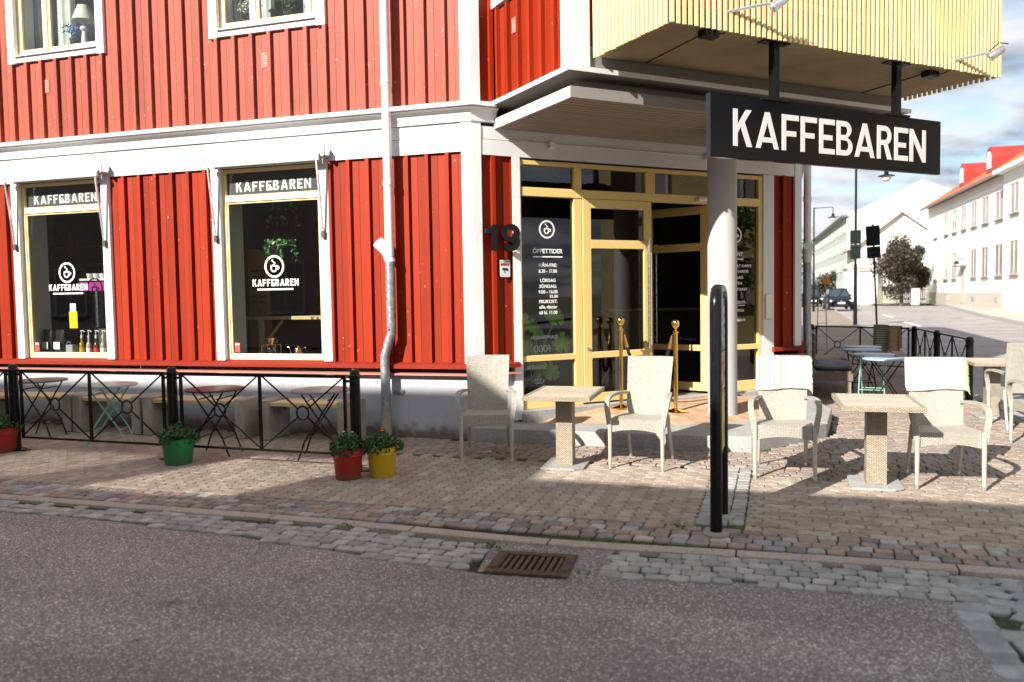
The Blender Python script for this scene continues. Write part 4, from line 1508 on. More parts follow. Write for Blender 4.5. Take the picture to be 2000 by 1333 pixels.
# ---- downpipes
def downpipe(T, x, y, kink=True):
    d = part(MB(T).tube([(x, y, 2.08), (x, y, 6.35)], .052, 18), 'downpipe', 'pipe', smooth=True)
    MB(T).tube([(x, y, 2.9), (x, y, 2.96)], .058, 18).build('collar', 'pipe', d, smooth=True)
    MB(T).tube([(x, y, 4.05), (x, y, 4.11)], .058, 18).build('collar', 'pipe', d, smooth=True)
    MB(T).tube([(x, y, 1.24), (x, y, 2.09)], [.055, .055], 18).build('lower_pipe', 'zinc', d, smooth=True)
    q = MB(T)
    q.tube([(x + .01, y, 2.02), (x - .03, y, 2.15), (x - .14, y - .01, 2.26)], [.058, .068, .072], 14)
    q.build('leaf_trap', 'pipe', d, smooth=True)
    x2 = x - .085
    q = MB(T)
    q.tube([(x, y, 1.26), (x, y, 1.20), (x - .02, y, 1.16), (x2 + .02, y - .01, 1.0), (x2, y - .012, .95), (x2, y - .012, .30)], .055, 18)
    q.build('lower_pipe', 'zinc', d, smooth=True)
    MB(T).tube([(x2, y - .012, -.02), (x2, y - .012, .34)], .062, 18).build('foot_pipe', 'concrete', d, smooth=True)
    q = MB(T)
    q.tube([(x2, y - .012, .50), (x2, y - .012, .54)], .059, 18)
    q.box(x2 + .05, x2 + .17, .0 - .02, -.005, .49, .54)
    q.build('bracket', 'zinc', d)
    return d
downpipe(FL, -.965, -.135)
downpipe(FS, .30, -.12)
# ------------------------------------------------------------------ hanging sign
sg = thing('hanging_sign', 'long glossy black sign with white KAFFEBAREN lettering hung under the balcony', 'sign')
SN = 2.78
wf = lambda w: w - .154 - .029 * (w - 1.21)
sb = part(MB(FC).box(wf(1.205), wf(4.41), -SN, -SN + .055, 2.822, 3.376), 'sign_board', 'sign_black', sg, bevel=.004)
part(MB(FC).box(wf(1.200), wf(1.205) - .001, -SN - .002, -SN + .057, 2.818, 3.380), 'end_strip', col('sign_edge', (0.012, 0.013, 0.016), 0.35), sg)
for ch, a, c in (('K', 1.470, 1.70), ('A', 1.748, 2.036), ('F', 2.078, 2.296), ('F', 2.326, 2.54), ('E', 2.575, 2.788), ('B', 2.817, 3.041), ('A', 3.077, 3.364), ('R', 3.403, 3.626), ('E', 3.665, 3.875), ('N', 3.905, 4.159)):
    a, c = wf(a), wf(c)
    h = .331
    w = (c - a) / h
    o, hs = letter(ch, w, .155)
    MB(FC).shape([(a + x * h, 2.932 + z * h) for x, z in o], [[(a + x * h, 2.932 + z * h) for x, z in hh] for hh in hs], -SN - .006, -SN - .0005).build('letter', 'letter', sb)
for s_ in (1.83, 3.50):
    b = MB(FC).box(s_ - .035, s_ + .035, -SN - .005, -SN + .060, 3.377, 3.902)
    r_ = part(b, 'rod', 'black', sg)
    MB(FC).box(s_ - .16, s_ + .16, -SN - .02, -SN + .08, 3.903, 3.914).build('plate', 'black', r_)
    MB(FC).box(s_ - .17, s_ + .17, -SN - .009, -SN + .064, 3.3765, 3.396).build('clamp', 'black', r_)
# ------------------------------------------------------------------ house number, notice
FD = FC @ Matrix.Translation((-.075, 0, 0))
hn = thing('house_number', 'black raised house number 19 on the canted red wall', 'house number')
b = MB(FD)
b.shape([(.262, 2.13), (.338, 2.13), (.338, 2.425), (.285, 2.425), (.255, 2.385), (.19, 2.375), (.19, 2.325), (.262, 2.325)], [], -.115, -.085)
part(b, 'digit', 'black', hn, bevel=.002)
b = MB(FD)
n = 28
cx, cz = .505, 2.335
o = arc(cx, cz, .118, .10, 205, -25, 18) + arc(.51, 2.235, .112, .11, 5, -150, 14) + arc(.508, 2.235, .042, .048, -150, 0, 8) + [(.545, 2.262)] + arc(cx, cz, .118, .105, -78, -155, 6)
hl = arc(cx - .002, cz, .048, .045, 0, 345, 16)
b.shape(o, [hl], -.115, -.085)
part(b, 'digit', 'black', hn)
for x, z in ((.30, 2.40), (.30, 2.16), (.505, 2.41), (.51, 2.15)):
    part(MB(FD).tube([(x, -.085, z), (x, -.0, z)], .006, 6), 'stud', 'steel', hn)
sec = thing('security_notice', 'small silver alarm notice with a camera symbol on the red wall under the house number', 'notice')
part(MB(FC).prism([(.335, 1.835), (.445, 1.835), (.455, 1.845), (.455, 2.02), (.445, 2.03), (.335, 2.03), (.325, 2.02), (.325, 1.845)], -.030, -.0265), 'notice_plate', col('notice_silver', (0.62, 0.63, 0.64), 0.4), sec)
part(MB(FC).box(.335, .445, -.0315, -.0305, 1.965, 2.015), 'notice_band', 'black_matt', sec)
text_mesh('lettering', 'SECTOR', .03, 'vinyl', FC, .39, 1.991, -.0325, 'CENTER', .0008, .0003, sec, .10)
text_mesh('lettering', 'ALARM', .024, M['sticker_red'].name and 'sticker_red', FC, .39, 1.969, -.0325, 'CENTER', .0008, .0003, sec, .095)
b = MB(FC)
b.box(.355, .415, -.0325, -.0305, 1.912, 1.938)
b.box(.408, .428, -.0325, -.0305, 1.904, 1.93)
b.box(.380, .388, -.0325, -.0305, 1.88, 1.912)
part(b, 'camera_symbol', 'black_matt', sec, weld=True)
# ------------------------------------------------------------------ awnings
def awning(x0, x1, label):
    a = thing('window_awning', label, 'awning', group='rolled up awnings over the shop windows')
    part(MB(FL).prism([(-.05, 3.30), (-.12, 3.285), (-.125, 3.345), (-.10, 3.365), (-.05, 3.365)], x0 - .10, x1 + .12, 'yz'), 'cassette', 'white', a, bevel=.003)
    part(MB(FL).prism([(-.122, 3.340), (-.165, 3.290), (-.165, 3.284), (-.122, 3.334)], x0 - .07, x1 + .075, 'yz'), 'fabric', col('awning_cloth', (0.70, 0.70, 0.70), 0.8), a)
    part(MB(FL).box(x0 - .09, x1 + .09, -.190, -.155, 3.235, 3.285), 'front_bar', 'white', a, bevel=.004)
    b = MB(FL)
    b.box(x1 + .121, x1 + .165, -.17, -.035, 3.28, 3.385)
    part(b, 'end_cap', 'alu', a, bevel=.012)
    part(MB(FL).tube([(x1 + .10, -.12, 3.26), (x1 + .10, -.12, 3.20)], .012, 8), 'crank_eye', 'steel', a)
    for x in (x0 - .055, x1 + .055):
        r_ = part(MB(FL).bar((x, -.172, 3.236), (x, -.062, 2.385), .022, .022, (0, 1, 0)), 'arm', 'alu', a)
        MB(FL).box(x - .022, x + .022, -.078, -.038, 2.34, 2.42).build('bracket', col('dark_bracket', (0.06, 0.055, 0.05), 0.5), r_)
    return a
awning(*W1, 'folded white awning over the window with syrup bottles, its arms down')
awning(*W2, 'folded white awning over the window with the hanging plant, its arms down')
# ------------------------------------------------------------------ balcony spotlights
def spot(s0, label, dz=0):
    a = thing('spotlight', label, 'spotlight', (0, 0, dz), group='spotlights on the balcony front')
    part(MB(FC).tube([(s0, -2.88, 3.98), (s0 + .30, -3.0, 4.05), (s0 + .40, -3.05, 4.065)], .013, 8), 'arm', 'alu', a, smooth=True)
    b = MB(FC)
    b.tube([(s0 + .20, -3.31, 4.135), (s0 + .215, -3.36, 4.09), (s0 + .16, -3.28, 4.0)][:1] + [(s0 + .24, -3.42, 4.14), (s0 + .175, -3.30, 4.02)], [.02, .05, .062], 14)
    b = MB(FC)
    b.tube([(s0 + .52, -3.11, 4.11), (s0 + .505, -3.10, 4.10), (s0 + .40, -3.045, 4.022), (s0 + .395, -3.04, 4.018)], [.026, .040, .046, .036], 16)
    part(b, 'lamp_head', 'alu', a, smooth=True)
    part(MB(FC).tube([(s0 + .38, -3.04, 4.075), (s0 + .47, -3.09, 4.165), (s0 + .56, -3.13, 4.155)], .006, 6), 'cable', 'black_matt', a)
spot(4.17, 'silver spotlight on a long arm at the outer corner of the slatted balcony')
spot(1.12, 'silver spotlight on a long arm near the column end of the slatted balcony', .07)

# ------------------------------------------------------------------ wicker chairs and tables
def chair_parts(root):
    W_, Dp = .245, .30
    def bk(a, c):          # backrest surface, a across 0..1, c up 0..1
        x = (a - .5) * (.40 + .05 * c)
        cur = .025 * (1 - (2 * a - 1) ** 2)
        return (x, .17 + .15 * c ** 1.15 + cur, .43 + .575 * c)
    b = MB()
    b.slab(bk, 8, 8, .44, .60, (0, .022, .004))
    b.build('backrest', 'wicker', root, smooth=True, weld=True)
    b = MB()
    def st(a, c):
        x = (a - .5) * (.47 - .06 * c)
        return (x, -.27 + .46 * c, .455 - .015 * c + .012 * (2 * a - 1) ** 2 - .012 * max(0, 1 - c * 6) ** 2)
    b.slab(st, 6, 6, .46, .46, (0, 0, .02))
    b.build('seat', 'wicker', root, smooth=True, weld=True)
    b = MB()
    def fr(a, c):
        x = (a - .5) * .49
        z0 = .335 + .035 * (1 - (2 * a - 1) ** 2)
        return (x, -.285 + .012 * (2 * a - 1) ** 2, z0 + (.465 - z0) * c)
    b.slab(fr, 10, 3, .49, .13, (0, .016, 0))
    b.build('front_apron', 'wicker', root, smooth=True, weld=True)
    for s in (-1, 1):
        b = MB()
        def sd(a, c):
            y = -.28 + .45 * a
            z0 = .335 + .03 * (1 - (2 * a - 1) ** 2)
            return (s * (.238 - .035 * a), y, z0 + (.462 - z0) * c)
        b.slab(sd, 6, 3, .45, .13, (.014, 0, 0))
        b.build('side_apron', 'wicker', root, smooth=True, weld=True)
        b = MB()
        path = [(s * .205, .215, .655), (s * .232, .10, .668), (s * .262, -.06, .672), (s * .277, -.17, .662), (s * .283, -.235, .635), (s * .278, -.272, .58), (s * .262, -.285, .50), (s * .248, -.285, .40)]
        pts = [Vector(q) for q in path]
        def am(a, c):
            k = a * (len(pts) - 1)
            i = min(int(k), len(pts) - 2)
            q = pts[i].lerp(pts[i + 1], k - i)
            d = (pts[i + 1] - pts[i]).normalized()
            w = Vector((1, 0, 0)) - d * d.x
            w.normalize()
            return q + w * (c - .5) * .046
        nn = len(pts) * 2
        def an(a):
            k = a * (len(pts) - 1)
            i = min(int(k), len(pts) - 2)
            d = (pts[i + 1] - pts[i]).normalized()
            return d.cross(Vector((1, 0, 0))).normalized() * .013
        b.grid(lambda a, c: am(a, c) + an(a), nn, 2, .85, .046)
        b.grid(lambda a, c: am(a, c) - an(a), nn, 2, .85, .046)
        for c in (0, 1):
            b.grid(lambda a, d: am(a, c) + an(a) * (2 * d - 1), nn, 1, .85, .024)
        b.build('armrest', 'wicker', root, smooth=True, weld=True)
        b = MB().tube([(s * .245, -.285, .46), (s * .246, -.288, .035)], [.021, .016], 10)
        l = b.build('leg', 'rattan_leg', root, smooth=True)
        MB().tube([(s * .246, -.288, .036), (s * .246, -.288, .0)], .0175, 10).build('foot', 'alu', l)
        b = MB().tube([(s * .200, .165, .46), (s * .203, .225, .25), (s * .208, .325, .035)], [.018, .017, .015], 10)
        l = b.build('leg', 'rattan_leg', root, smooth=True)
        MB().tube([(s * .208, .325, .036), (s * .208, .327, .0)], .0165, 10).build('foot', 'alu', l)
GC = 'cream wicker armchairs outside the cafe'
ch0 = thing('wicker_chair', 'cream wicker armchair nearest the downpipe, mostly in shade, empty', 'chair', (.49, -.99, 0), R(17), GC)
chair_parts(ch0)
c2 = dup(ch0, (2.06, -1.00, 0), R(-5), 'sunlit cream wicker armchair standing before the brass rope stanchions')
c3 = dup(ch0, (3.325, -1.10, 0), R(2), 'cream wicker armchair with a grey striped throw over its back')
c4 = dup(ch0, (4.585, -1.19, 0), R(3), 'cream wicker armchair with a white green-fringed blanket over its back')
c5 = dup(ch0, (5.92, 1.95, 0), R(182), 'cream wicker armchair turned to the table by the street railing, seen from behind')
c6 = dup(ch0, (5.86, .66, 0), R(184), 'cream wicker armchair at the frame edge, its back to the viewer')
def table(loc, rz, label):
    r = thing('wicker_table', label, 'table', loc, rz, 'square-topped wicker pedestal tables outside the cafe')
    hw, hd, zt_ = .31, .46, .705
    for k in range(8):
        y0 = -hd + .035 + k * (2 * hd - .07) / 8
        MB().box(-hw + .03, hw - .03, y0 + .002, y0 + (2 * hd - .07) / 8 - .002, zt_ - .018, zt_).build('slat', 'tan_slat', r)
    b = MB()
    for x0, x1, y0, y1 in ((-hw, hw, -hd, -hd + .033), (-hw, hw, hd - .033, hd), (-hw, -hw + .028, -hd + .034, hd - .034), (hw - .028, hw, -hd + .034, hd - .034)):
        b = MB()
        lx, ly = x1 - x0, y1 - y0
        z0, z1 = zt_ - .034, zt_ + .003
        if lx > ly:
            b.poly([(x0, y0, z0), (x1, y0, z0), (x1, y0, z1), (x0, y0, z1)], [(0, 0), (lx, 0), (lx, .037), (0, .037)])
            b.poly([(x0, y1, z0), (x1, y1, z0), (x1, y1, z1), (x0, y1, z1)], [(0, 0), (lx, 0), (lx, .037), (0, .037)])
            b.poly([(x0, y0, z1), (x1, y0, z1), (x1, y1, z1), (x0, y1, z1)], [(0, 0), (lx, 0), (lx, ly), (0, ly)])
            b.poly([(x0, y0, z0), (x1, y0, z0), (x1, y1, z0), (x0, y1, z0)], [(0, 0), (lx, 0), (lx, ly), (0, ly)])
            for x in (x0, x1):
                b.poly([(x, y0, z0), (x, y1, z0), (x, y1, z1), (x, y0, z1)], [(0, 0), (ly, 0), (ly, .037), (0, .037)])
        else:
            b.poly([(x0, y0, z0), (x0, y1, z0), (x0, y1, z1), (x0, y0, z1)], [(0, 0), (ly, 0), (ly, .037), (0, .037)])
            b.poly([(x1, y0, z0), (x1, y1, z0), (x1, y1, z1), (x1, y0, z1)], [(0, 0), (ly, 0), (ly, .037), (0, .037)])
            b.poly([(x0, y0, z1), (x1, y0, z1), (x1, y1, z1), (x0, y1, z1)], [(0, 0), (0, lx), (ly, lx), (ly, 0)])
            b.poly([(x0, y0, z0), (x1, y0, z0), (x1, y1, z0), (x0, y1, z0)], [(0, 0), (0, lx), (ly, lx), (ly, 0)])
        b.build('rim', 'wicker_tan', r, weld=True)
    b = MB()
    h = .078
    for x0, y0, x1, y1 in ((-h, -h, h, -h), (h, -h, h, h), (h, h, -h, h), (-h, h, -h, -h)):
        b.poly([(x0, y0, .022), (x1, y1, .022), (x1, y1, .68), (x0, y0, .68)], [(0, 0), (.156, 0), (.156, .66), (0, .66)])
    b.build('pedestal', 'wicker_tan', r, weld=True)
    MB().box(-.14, .14, -.2, .2, .668, .686).build('support_plate', 'black_matt', r)
    MB().prism([(-.20, -.24), (.12, -.24), (.20, -.16), (.20, .27), (-.20, .27)], 0, .021, 'xy').build('base_plate', 'granite', r, bevel=.004)
    return r
t1_ = table((1.36, -1.24, .0), R(3), 'tan wicker pedestal table between the shaded chair and the sunlit chair')
t2_ = dup(t1_, (4.05, -1.42, .0), R(1), 'tan wicker pedestal table between the two chairs with blankets')
t3_ = dup(t1_, (5.85, 2.95, .0), R(2), 'tan wicker pedestal table beside the end post of the street railing')
# throws over two chair backs
def throw(root_loc, rz, label, m, drop_f, drop_b, fringe_m, stripes):
    r = thing('blanket', label, 'blanket', root_loc, rz)
    top = Vector((0, .337, 1.012))
    hw = .232
    def fn(a, c):
        x = (a - .5) * 2 * hw
        d = c * (drop_f + drop_b)
        wob = .004 * math.sin(a * 13 + c * 9) + .003 * math.sin(a * 29 - c * 4)
        cur = .025 * (1 - (2 * a - 1) ** 2)
        def ys(k):
            cc = max(0, (1.005 - k - .43) / .575)
            return .17 + .15 * cc ** 1.15 + cur
        if d < drop_f:
            k = drop_f - d
            return (x * (1 + .03 * k), ys(k) - .026 + wob - .01 * k, 1.014 - k * (1 + .035 * math.sin(a * 5 + 1)))
        k = d - drop_f
        if k < .05:
            t_ = k / .05
            return (x, ys(0) - .024 + .048 * t_, 1.016 + .010 * math.sin(t_ * PI))
        k -= .05
        return (x, ys(k) + .026 + wob, 1.014 - k)
    b = MB()
    b.slab(fn, 14, 26, .46, .6, (0, .012, .004))
    b.build('cloth', m, r, smooth=True, weld=True)
    b = MB()
    for k in range(26):
        q = k / 25
        P_ = Vector(fn(1, q * .5))
        b.tube([P_, P_ + Vector((.016, -.004, -.012)), P_ + Vector((.026 + random.uniform(-.006, .006), -.006, -.04))], [.006, .0055, .003], 5)
    o = b.build('fringe', fringe_m, r)
    o['kind'] = 'stuff'
    return r
t = NT('striped_throw')
sp = t.n('SeparateXYZ')
t.t.links.new(t.n('UVMap').outputs[0], sp.inputs[0])
s_ = sp.outputs[0]
f = t.math('FRACT', t.math('DIVIDE', s_, .044))
c = t.ramp(f, [(0.0, (0.43, 0.42, 0.40)), (0.60, (0.44, 0.43, 0.41)), (0.64, (0.25, 0.24, 0.235)), (0.80, (0.25, 0.24, 0.235)), (0.84, (0.43, 0.42, 0.40))])
wide = t.math('LESS_THAN', t.math('ABSOLUTE', t.math('SUBTRACT', s_, .235)), .026)
wide2 = t.math('LESS_THAN', t.math('ABSOLUTE', t.math('SUBTRACT', s_, .415)), .018)
c = t.mix(t.math('MAXIMUM', wide, wide2), c, (0.29, 0.28, 0.28))
t.col(c)
t.rough(0.9)
t.bump(t.noise(260, 3, 0.6, coord='UV'), 0.4, 0.002)
M['throw'] = t.m
M['white_cloth'] = plain('white_wool', (0.50, 0.49, 0.45), 0.9, 0, 0.05, 30, 0.4, 300)
M['lime'] = plain('lime_fringe', (0.33, 0.42, 0.19), 0.9, 0, 0.2, 40)
def at(c, dx=0, dy=0):
    return c.location.copy()
throw(c3.location, R(2), 'grey and white striped throw draped over a wicker chair back', 'throw', .285, .3, 'white_cloth', True)
throw(c4.location, R(3), 'white blanket with lime green fringe draped over a wicker chair back', 'white_cloth', .26, .3, 'lime', False)

# ------------------------------------------------------------------ rope barrier at the door
def stanchion(loc, label, side):
    r = thing('rope_stanchion', label, 'stanchion', loc, 0, 'brass stanchions at the entrance')
    MB().lathe([(.150, 0), (.152, .012), (.135, .022), (.05, .034), (.03, .05)], n=32).build('base', 'brass', r, smooth=True)
    MB().lathe([(.0245, .045), (.0245, .94), (.035, .95), (.035, .965), (.02, .975)], n=18).build('post', 'brass', r, smooth=True)
    MB().lathe([(.012, .97), (.016, .99), (.014, 1.0), (.03, 1.012), (.043, 1.035), (.047, 1.06), (.043, 1.085), (.025, 1.103), (.004, 1.108)], n=20).build('ball', 'brass', r, smooth=True)
    q = MB()
    q.tube([(side * .028 + .014 * math.cos(a), .014 * math.sin(a), .93) for a in [2 * PI * i / 12 for i in range(12)]], .004, 6, closed=True)
    q.build('ring', 'brass', r, smooth=True)
    return r
SA, SB = Vector((1.465, 1.14, .235)), Vector((2.12, 1.15, .20))
stanchion(SA, 'polished brass stanchion in front of the closed door leaf', 1)
stanchion(SB, 'polished brass stanchion in front of the open doorway', -1)
rp = thing('barrier_rope', 'black twisted rope with brass hooks sagging between two stanchions', 'rope')
a = SA + Vector((.045, 0, .90))
c = SB + Vector((-.045, 0, .92))
def rope(k):
    q = a.lerp(c, k)
    q.z -= .50 * (1 - (2 * k - 1) ** 2) ** .72
    return q
pts = [rope(.035 + .93 * k / 40) for k in range(41)]
b = MB()
n = 3
for s in range(n):
    path = []
    for i in range(121):
        k = .04 + .92 * i / 120
        q = rope(k)
        an = k * 75 + s * 2 * PI / n
        d = (rope(min(1, k + .01)) - rope(max(0, k - .01))).normalized()
        u = Vector((0, 1, 0))
        w = d.cross(u).normalized()
        path.append(q + (u * math.cos(an) + w * math.sin(an)) * .0105)
    b = MB().tube(path, .012, 6)
    part(b, 'strand', 'black_matt', rp, smooth=True)
for k0, k1 in ((.0, .055), (1.0, .945)):
    part(MB().tube([rope(k0), rope(k0 * .6 + k1 * .4), rope(k1)], [.008, .02, .026], 10), 'hook', 'brass', rp, smooth=True)

# ------------------------------------------------------------------ street furniture in front
ps = thing('menu_stand', 'tall black pavement menu stand of two posts seen edge-on with posters between', 'menu stand', (2.885, -3.22, 0))
y1, h = .475, 1.635
arcp = [(0, 0, -.05), (0, 0, h - .11)] + [(0, .11 - .11 * math.cos(t_), h - .11 + .11 * math.sin(t_)) for t_ in [PI / 2 * i / 6 for i in range(1, 7)]] + [(0, y1 - .11 + .11 * math.sin(t_), h - .11 + .11 * math.cos(t_)) for t_ in [PI / 2 * i / 6 for i in range(0, 7)]] + [(0, y1, -.05)]
b = MB(Matrix.Rotation(R(-1.5), 4, 'Z')).tube(arcp, .040, 14)
b.build('post', 'black', ps, smooth=True)
for y, nm in ((0, 'foot'), (y1, 'foot')):
    MB(Matrix.Rotation(R(-1.5), 4, 'Z')).lathe([(.085, -.04), (.085, .012), (.075, .022), (.05, .026)], (0, y, 0), 16).build('foot', 'concrete', ps)
bd = MB(Matrix.Rotation(R(-1.5), 4, 'Z')).box(-.018, .018, .046, y1 - .046, .50, 1.60).build('panel', 'black', ps)
def poster(z0, z1, m, side=1):
    return MB(Matrix.Rotation(R(-1.5), 4, 'Z')).box(.0185, .021, .055, y1 - .055, z0, z1).build('poster', m, ps)
t = NT('poster_blue')
t.col(t.ramp(t.noise(16, 3, .5, vec=t.pos()), [(.35, (0.03, 0.06, 0.22)), (.5, (0.10, 0.2, 0.5)), (.62, (0.7, 0.72, 0.75))]))
M['poster_blue'] = t.m
t = NT('poster_food')
t.col(t.ramp(t.noise(11, 4, .6, vec=t.pos()), [(.3, (0.10, 0.06, 0.02)), (.45, (0.55, 0.36, 0.06)), (.58, (0.75, 0.62, 0.25)), (.7, (0.30, 0.33, 0.08))]))
M['poster_food'] = t.m
t = NT('poster_red')
t.col(t.ramp(t.noise(9, 2, .5, vec=t.pos()), [(.4, (0.5, 0.03, 0.02)), (.5, (0.7, 0.6, 0.5)), (.6, (0.78, 0.7, 0.62))]))
M['poster_red'] = t.m
poster(1.22, 1.58, 'poster_blue')
poster(.95, 1.21, 'poster_red')
poster(.53, .94, 'poster_food')

# ------------------------------------------------------------------ black railing by the long wall
def post_part(f, x, y, h=.955):
    p_ = MB().lathe([(.105, 0), (.105, .012), (.052, .02), (.050, .10), (.050, h - .085), (.060, h - .08), (.060, h - .055), (.047, h - .045), (.045, h - .02), (.030, h - .004), (.008, h)], (x, y, 0), 20).build('post', 'black', f, smooth=True)
    MB().box(x - .16, x + .16, y - .045, y + .045, .0, .010).build('base_plate', 'black_matt', p_)
    return p_
def panel_part(f, p0, p1, z0=.15, z1=.90, n=2, rr=.012, t_=.026):
    p0, p1 = Vector(p0), Vector(p1)
    d = p1 - p0
    L_ = d.length
    T = Matrix.Translation(p0) @ Matrix.Rotation(math.atan2(d.y, d.x), 4, 'Z')
    top = MB(T).box(0, L_, -.014, .014, z1 - .028, z1).build('panel', 'black', f)
    MB(T).box(0, L_, -.011, .011, z0 - .012, z0 + .012).build('bottom_rail', 'black', top)
    for k in range(n + 1):
        x = L_ * k / n
        x = min(max(x, .013), L_ - .013)
        MB(T).box(x - .013, x + .013, -.0125, .0125, z0 + .0125, z1 - .0285).build('upright', 'black', top)
    zc = (z0 + z1) / 2
    for k in range(n):
        xc = L_ * (k + .5) / n
        hx, hz = L_ / n / 2 - .02, (z1 - z0) / 2 - .02
        ll = math.hypot(hx, hz)
        for sx in (-1, 1):
            for sz in (-1, 1):
                q = .068 / ll
                MB(T).bar((xc + sx * hx * q, 0, zc + sz * hz * q), (xc + sx * hx, 0, zc + sz * hz), .012, .014, (0, 1, 0)).build('brace', 'black', top)
        MB(T).tube([(xc + .066 * math.cos(2 * PI * i / 20), 0, zc + .066 * math.sin(2 * PI * i / 20)) for i in range(20)], .010, 6, closed=True).build('ring', 'black', top, smooth=True)
    for x in (-.045, L_ + .005):
        MB(T).box(x, x + .04, -.01, .01, z1 - .07, z1 - .045).build('hinge', 'black', top)
f1 = thing('iron_railing', 'black iron railing with ringed cross braces along the red wall', 'railing')
FPX = [(-6.92, -1.76), (-4.76, -1.80), (-2.60, -1.86), (-.50, -1.90)]
for q in FPX:
    post_part(f1, *q)
for a, c in zip(FPX, FPX[1:]):
    panel_part(f1, (a[0] + .095, a[1], 0), (c[0] - .095, c[1], 0))
f2 = thing('iron_railing', 'black iron railing round the terrace corner by the side street', 'railing')
RP = [(3.95, 9.6), (5.72, 8.35), (5.82, 6.6), (5.90, 4.50)]
for q in RP:
    post_part(f2, *q, .93)
for a, c in zip(RP, RP[1:]):
    a, c = Vector((*a, 0)), Vector((*c, 0))
    d = (c - a).normalized() * .095
    panel_part(f2, a + d, c - d)

# ------------------------------------------------------------------ benches of planks on concrete blocks
M['plank'] = painted_wood('pale_bench_wood', (0.56, 0.43, 0.22), var=0.2)
def bench(x0, x1, label):
    r = thing('plank_bench', label, 'bench', group='plank benches on concrete blocks along the wall')
    y0, y1, h = -.66, -.20, .47
    for x in (x0, x1 - .13):
        MB().box(x, x + .13, y0, y1, 0, h).build('concrete_block', 'concrete', r, bevel=.012)
    for k in range(3):
        yy = y0 + .03 + k * .145
        MB().box(x0 + .135, x1 - .135, yy, yy + .138, h - .075, h - .03).build('plank', 'plank', r, bevel=.004)
    for x in (x0 + .132, x1 - .17):
        for y in (-.55, -.35):
            MB().box(x, x + .035, y, y + .03, h - .15, h - .076).build('bracket', 'zinc', r)
bench(-6.75, -5.16, 'plank bench on concrete blocks, partly cut off by the frame, nearest the syrup bottle window')
bench(-5.13, -4.10, 'short plank bench on concrete blocks behind the mint green table')
bench(-4.06, -2.62, 'plank bench on concrete blocks behind the maroon table')
bench(-2.42, -1.28, 'plank bench on concrete blocks behind the grey table, nearest the downpipe')
# ------------------------------------------------------------------ folding bistro tables
M['mint'] = plain('mint_enamel', (0.22, 0.46, 0.37), 0.4, 0, 0.1, 10)
M['maroon'] = plain('maroon_enamel', (0.11, 0.045, 0.05), 0.4, 0, 0.15, 8)
M['grey_top'] = plain('grey_enamel', (0.27, 0.26, 0.28), 0.4, 0, 0.1, 8)
M['brown_top'] = plain('brown_enamel', (0.15, 0.12, 0.115), 0.45, 0, 0.15, 8)
M['pale_mint'] = plain('pale_mint_enamel', (0.42, 0.50, 0.47), 0.4, 0, 0.08, 8)
M['blue_top'] = plain('dusty_blue_enamel', (0.30, 0.38, 0.52), 0.4, 0, 0.08, 8)
def bistro(loc, rz, top, leg, label, rad=.30, group='folding bistro tables'):
    r = thing('bistro_table', label, 'table', loc, rz, group)
    h = .70
    MB().lathe([(rad - .004, h - .022), (rad, h - .018), (rad, h - .004), (rad - .006, h)], n=36).build('tabletop', top, r, smooth=True)
    for s in (-1, 1):
        for q in (-1, 1):
            y = q * (.17 if s > 0 else .15)
            pts = [(s * .17, y, h - .025), (s * .15, y, h - .06), (-s * .14, y, .20), (-s * .20, y, .03), (-s * .215, y, .008)]
            MB().tube(pts, .009, 8).build('leg', leg, r, smooth=True)
        yy = .17 if s > 0 else .15
        MB().tube([(-s * .145, -yy, .19), (-s * .145, yy, .19)], .007, 6).build('crossbar', leg, r)
        MB().tube([(s * .10, -yy, .60), (s * .10, yy, .60)], .007, 6).build('crossbar', leg, r)
    return r
GB = 'folding bistro tables beside the wall benches'
bistro((-5.22, -1.02, 0), R(12), 'brown_top', 'black', 'small brown round bistro table with black legs behind the railing', group=GB)
bistro((-3.90, -1.33, 0), R(25), 'pale_mint', 'mint', 'pale round bistro table with mint green legs behind the railing', group=GB)
bistro((-2.36, -1.50, 0), R(10), 'maroon', 'black', 'maroon round bistro table with black legs behind the railing', group=GB)
bistro((-1.16, -1.40, 0), R(20), 'grey_top', 'black', 'grey round bistro table with black legs nearest the downpipe', group=GB)
GS_ = 'folding bistro tables on the side street terrace'
bistro((4.60, 5.9, 0), R(8), 'pale_mint', 'black', 'pale mint round table at the far end of the terrace row', .29, GS_)
bistro((4.52, 5.15, 0), R(100), 'blue_top', 'black', 'dusty blue round table second from the far end of the terrace row', .29, GS_)
bistro((4.58, 4.15, 0), R(80), 'pale_mint', 'mint', 'pale mint round table with green legs in the terrace row', .29, GS_)
bistro((4.66, 3.35, 0), R(5), 'blue_top', 'black', 'dusty blue round table with black legs closest to the wicker chairs', .29, GS_)
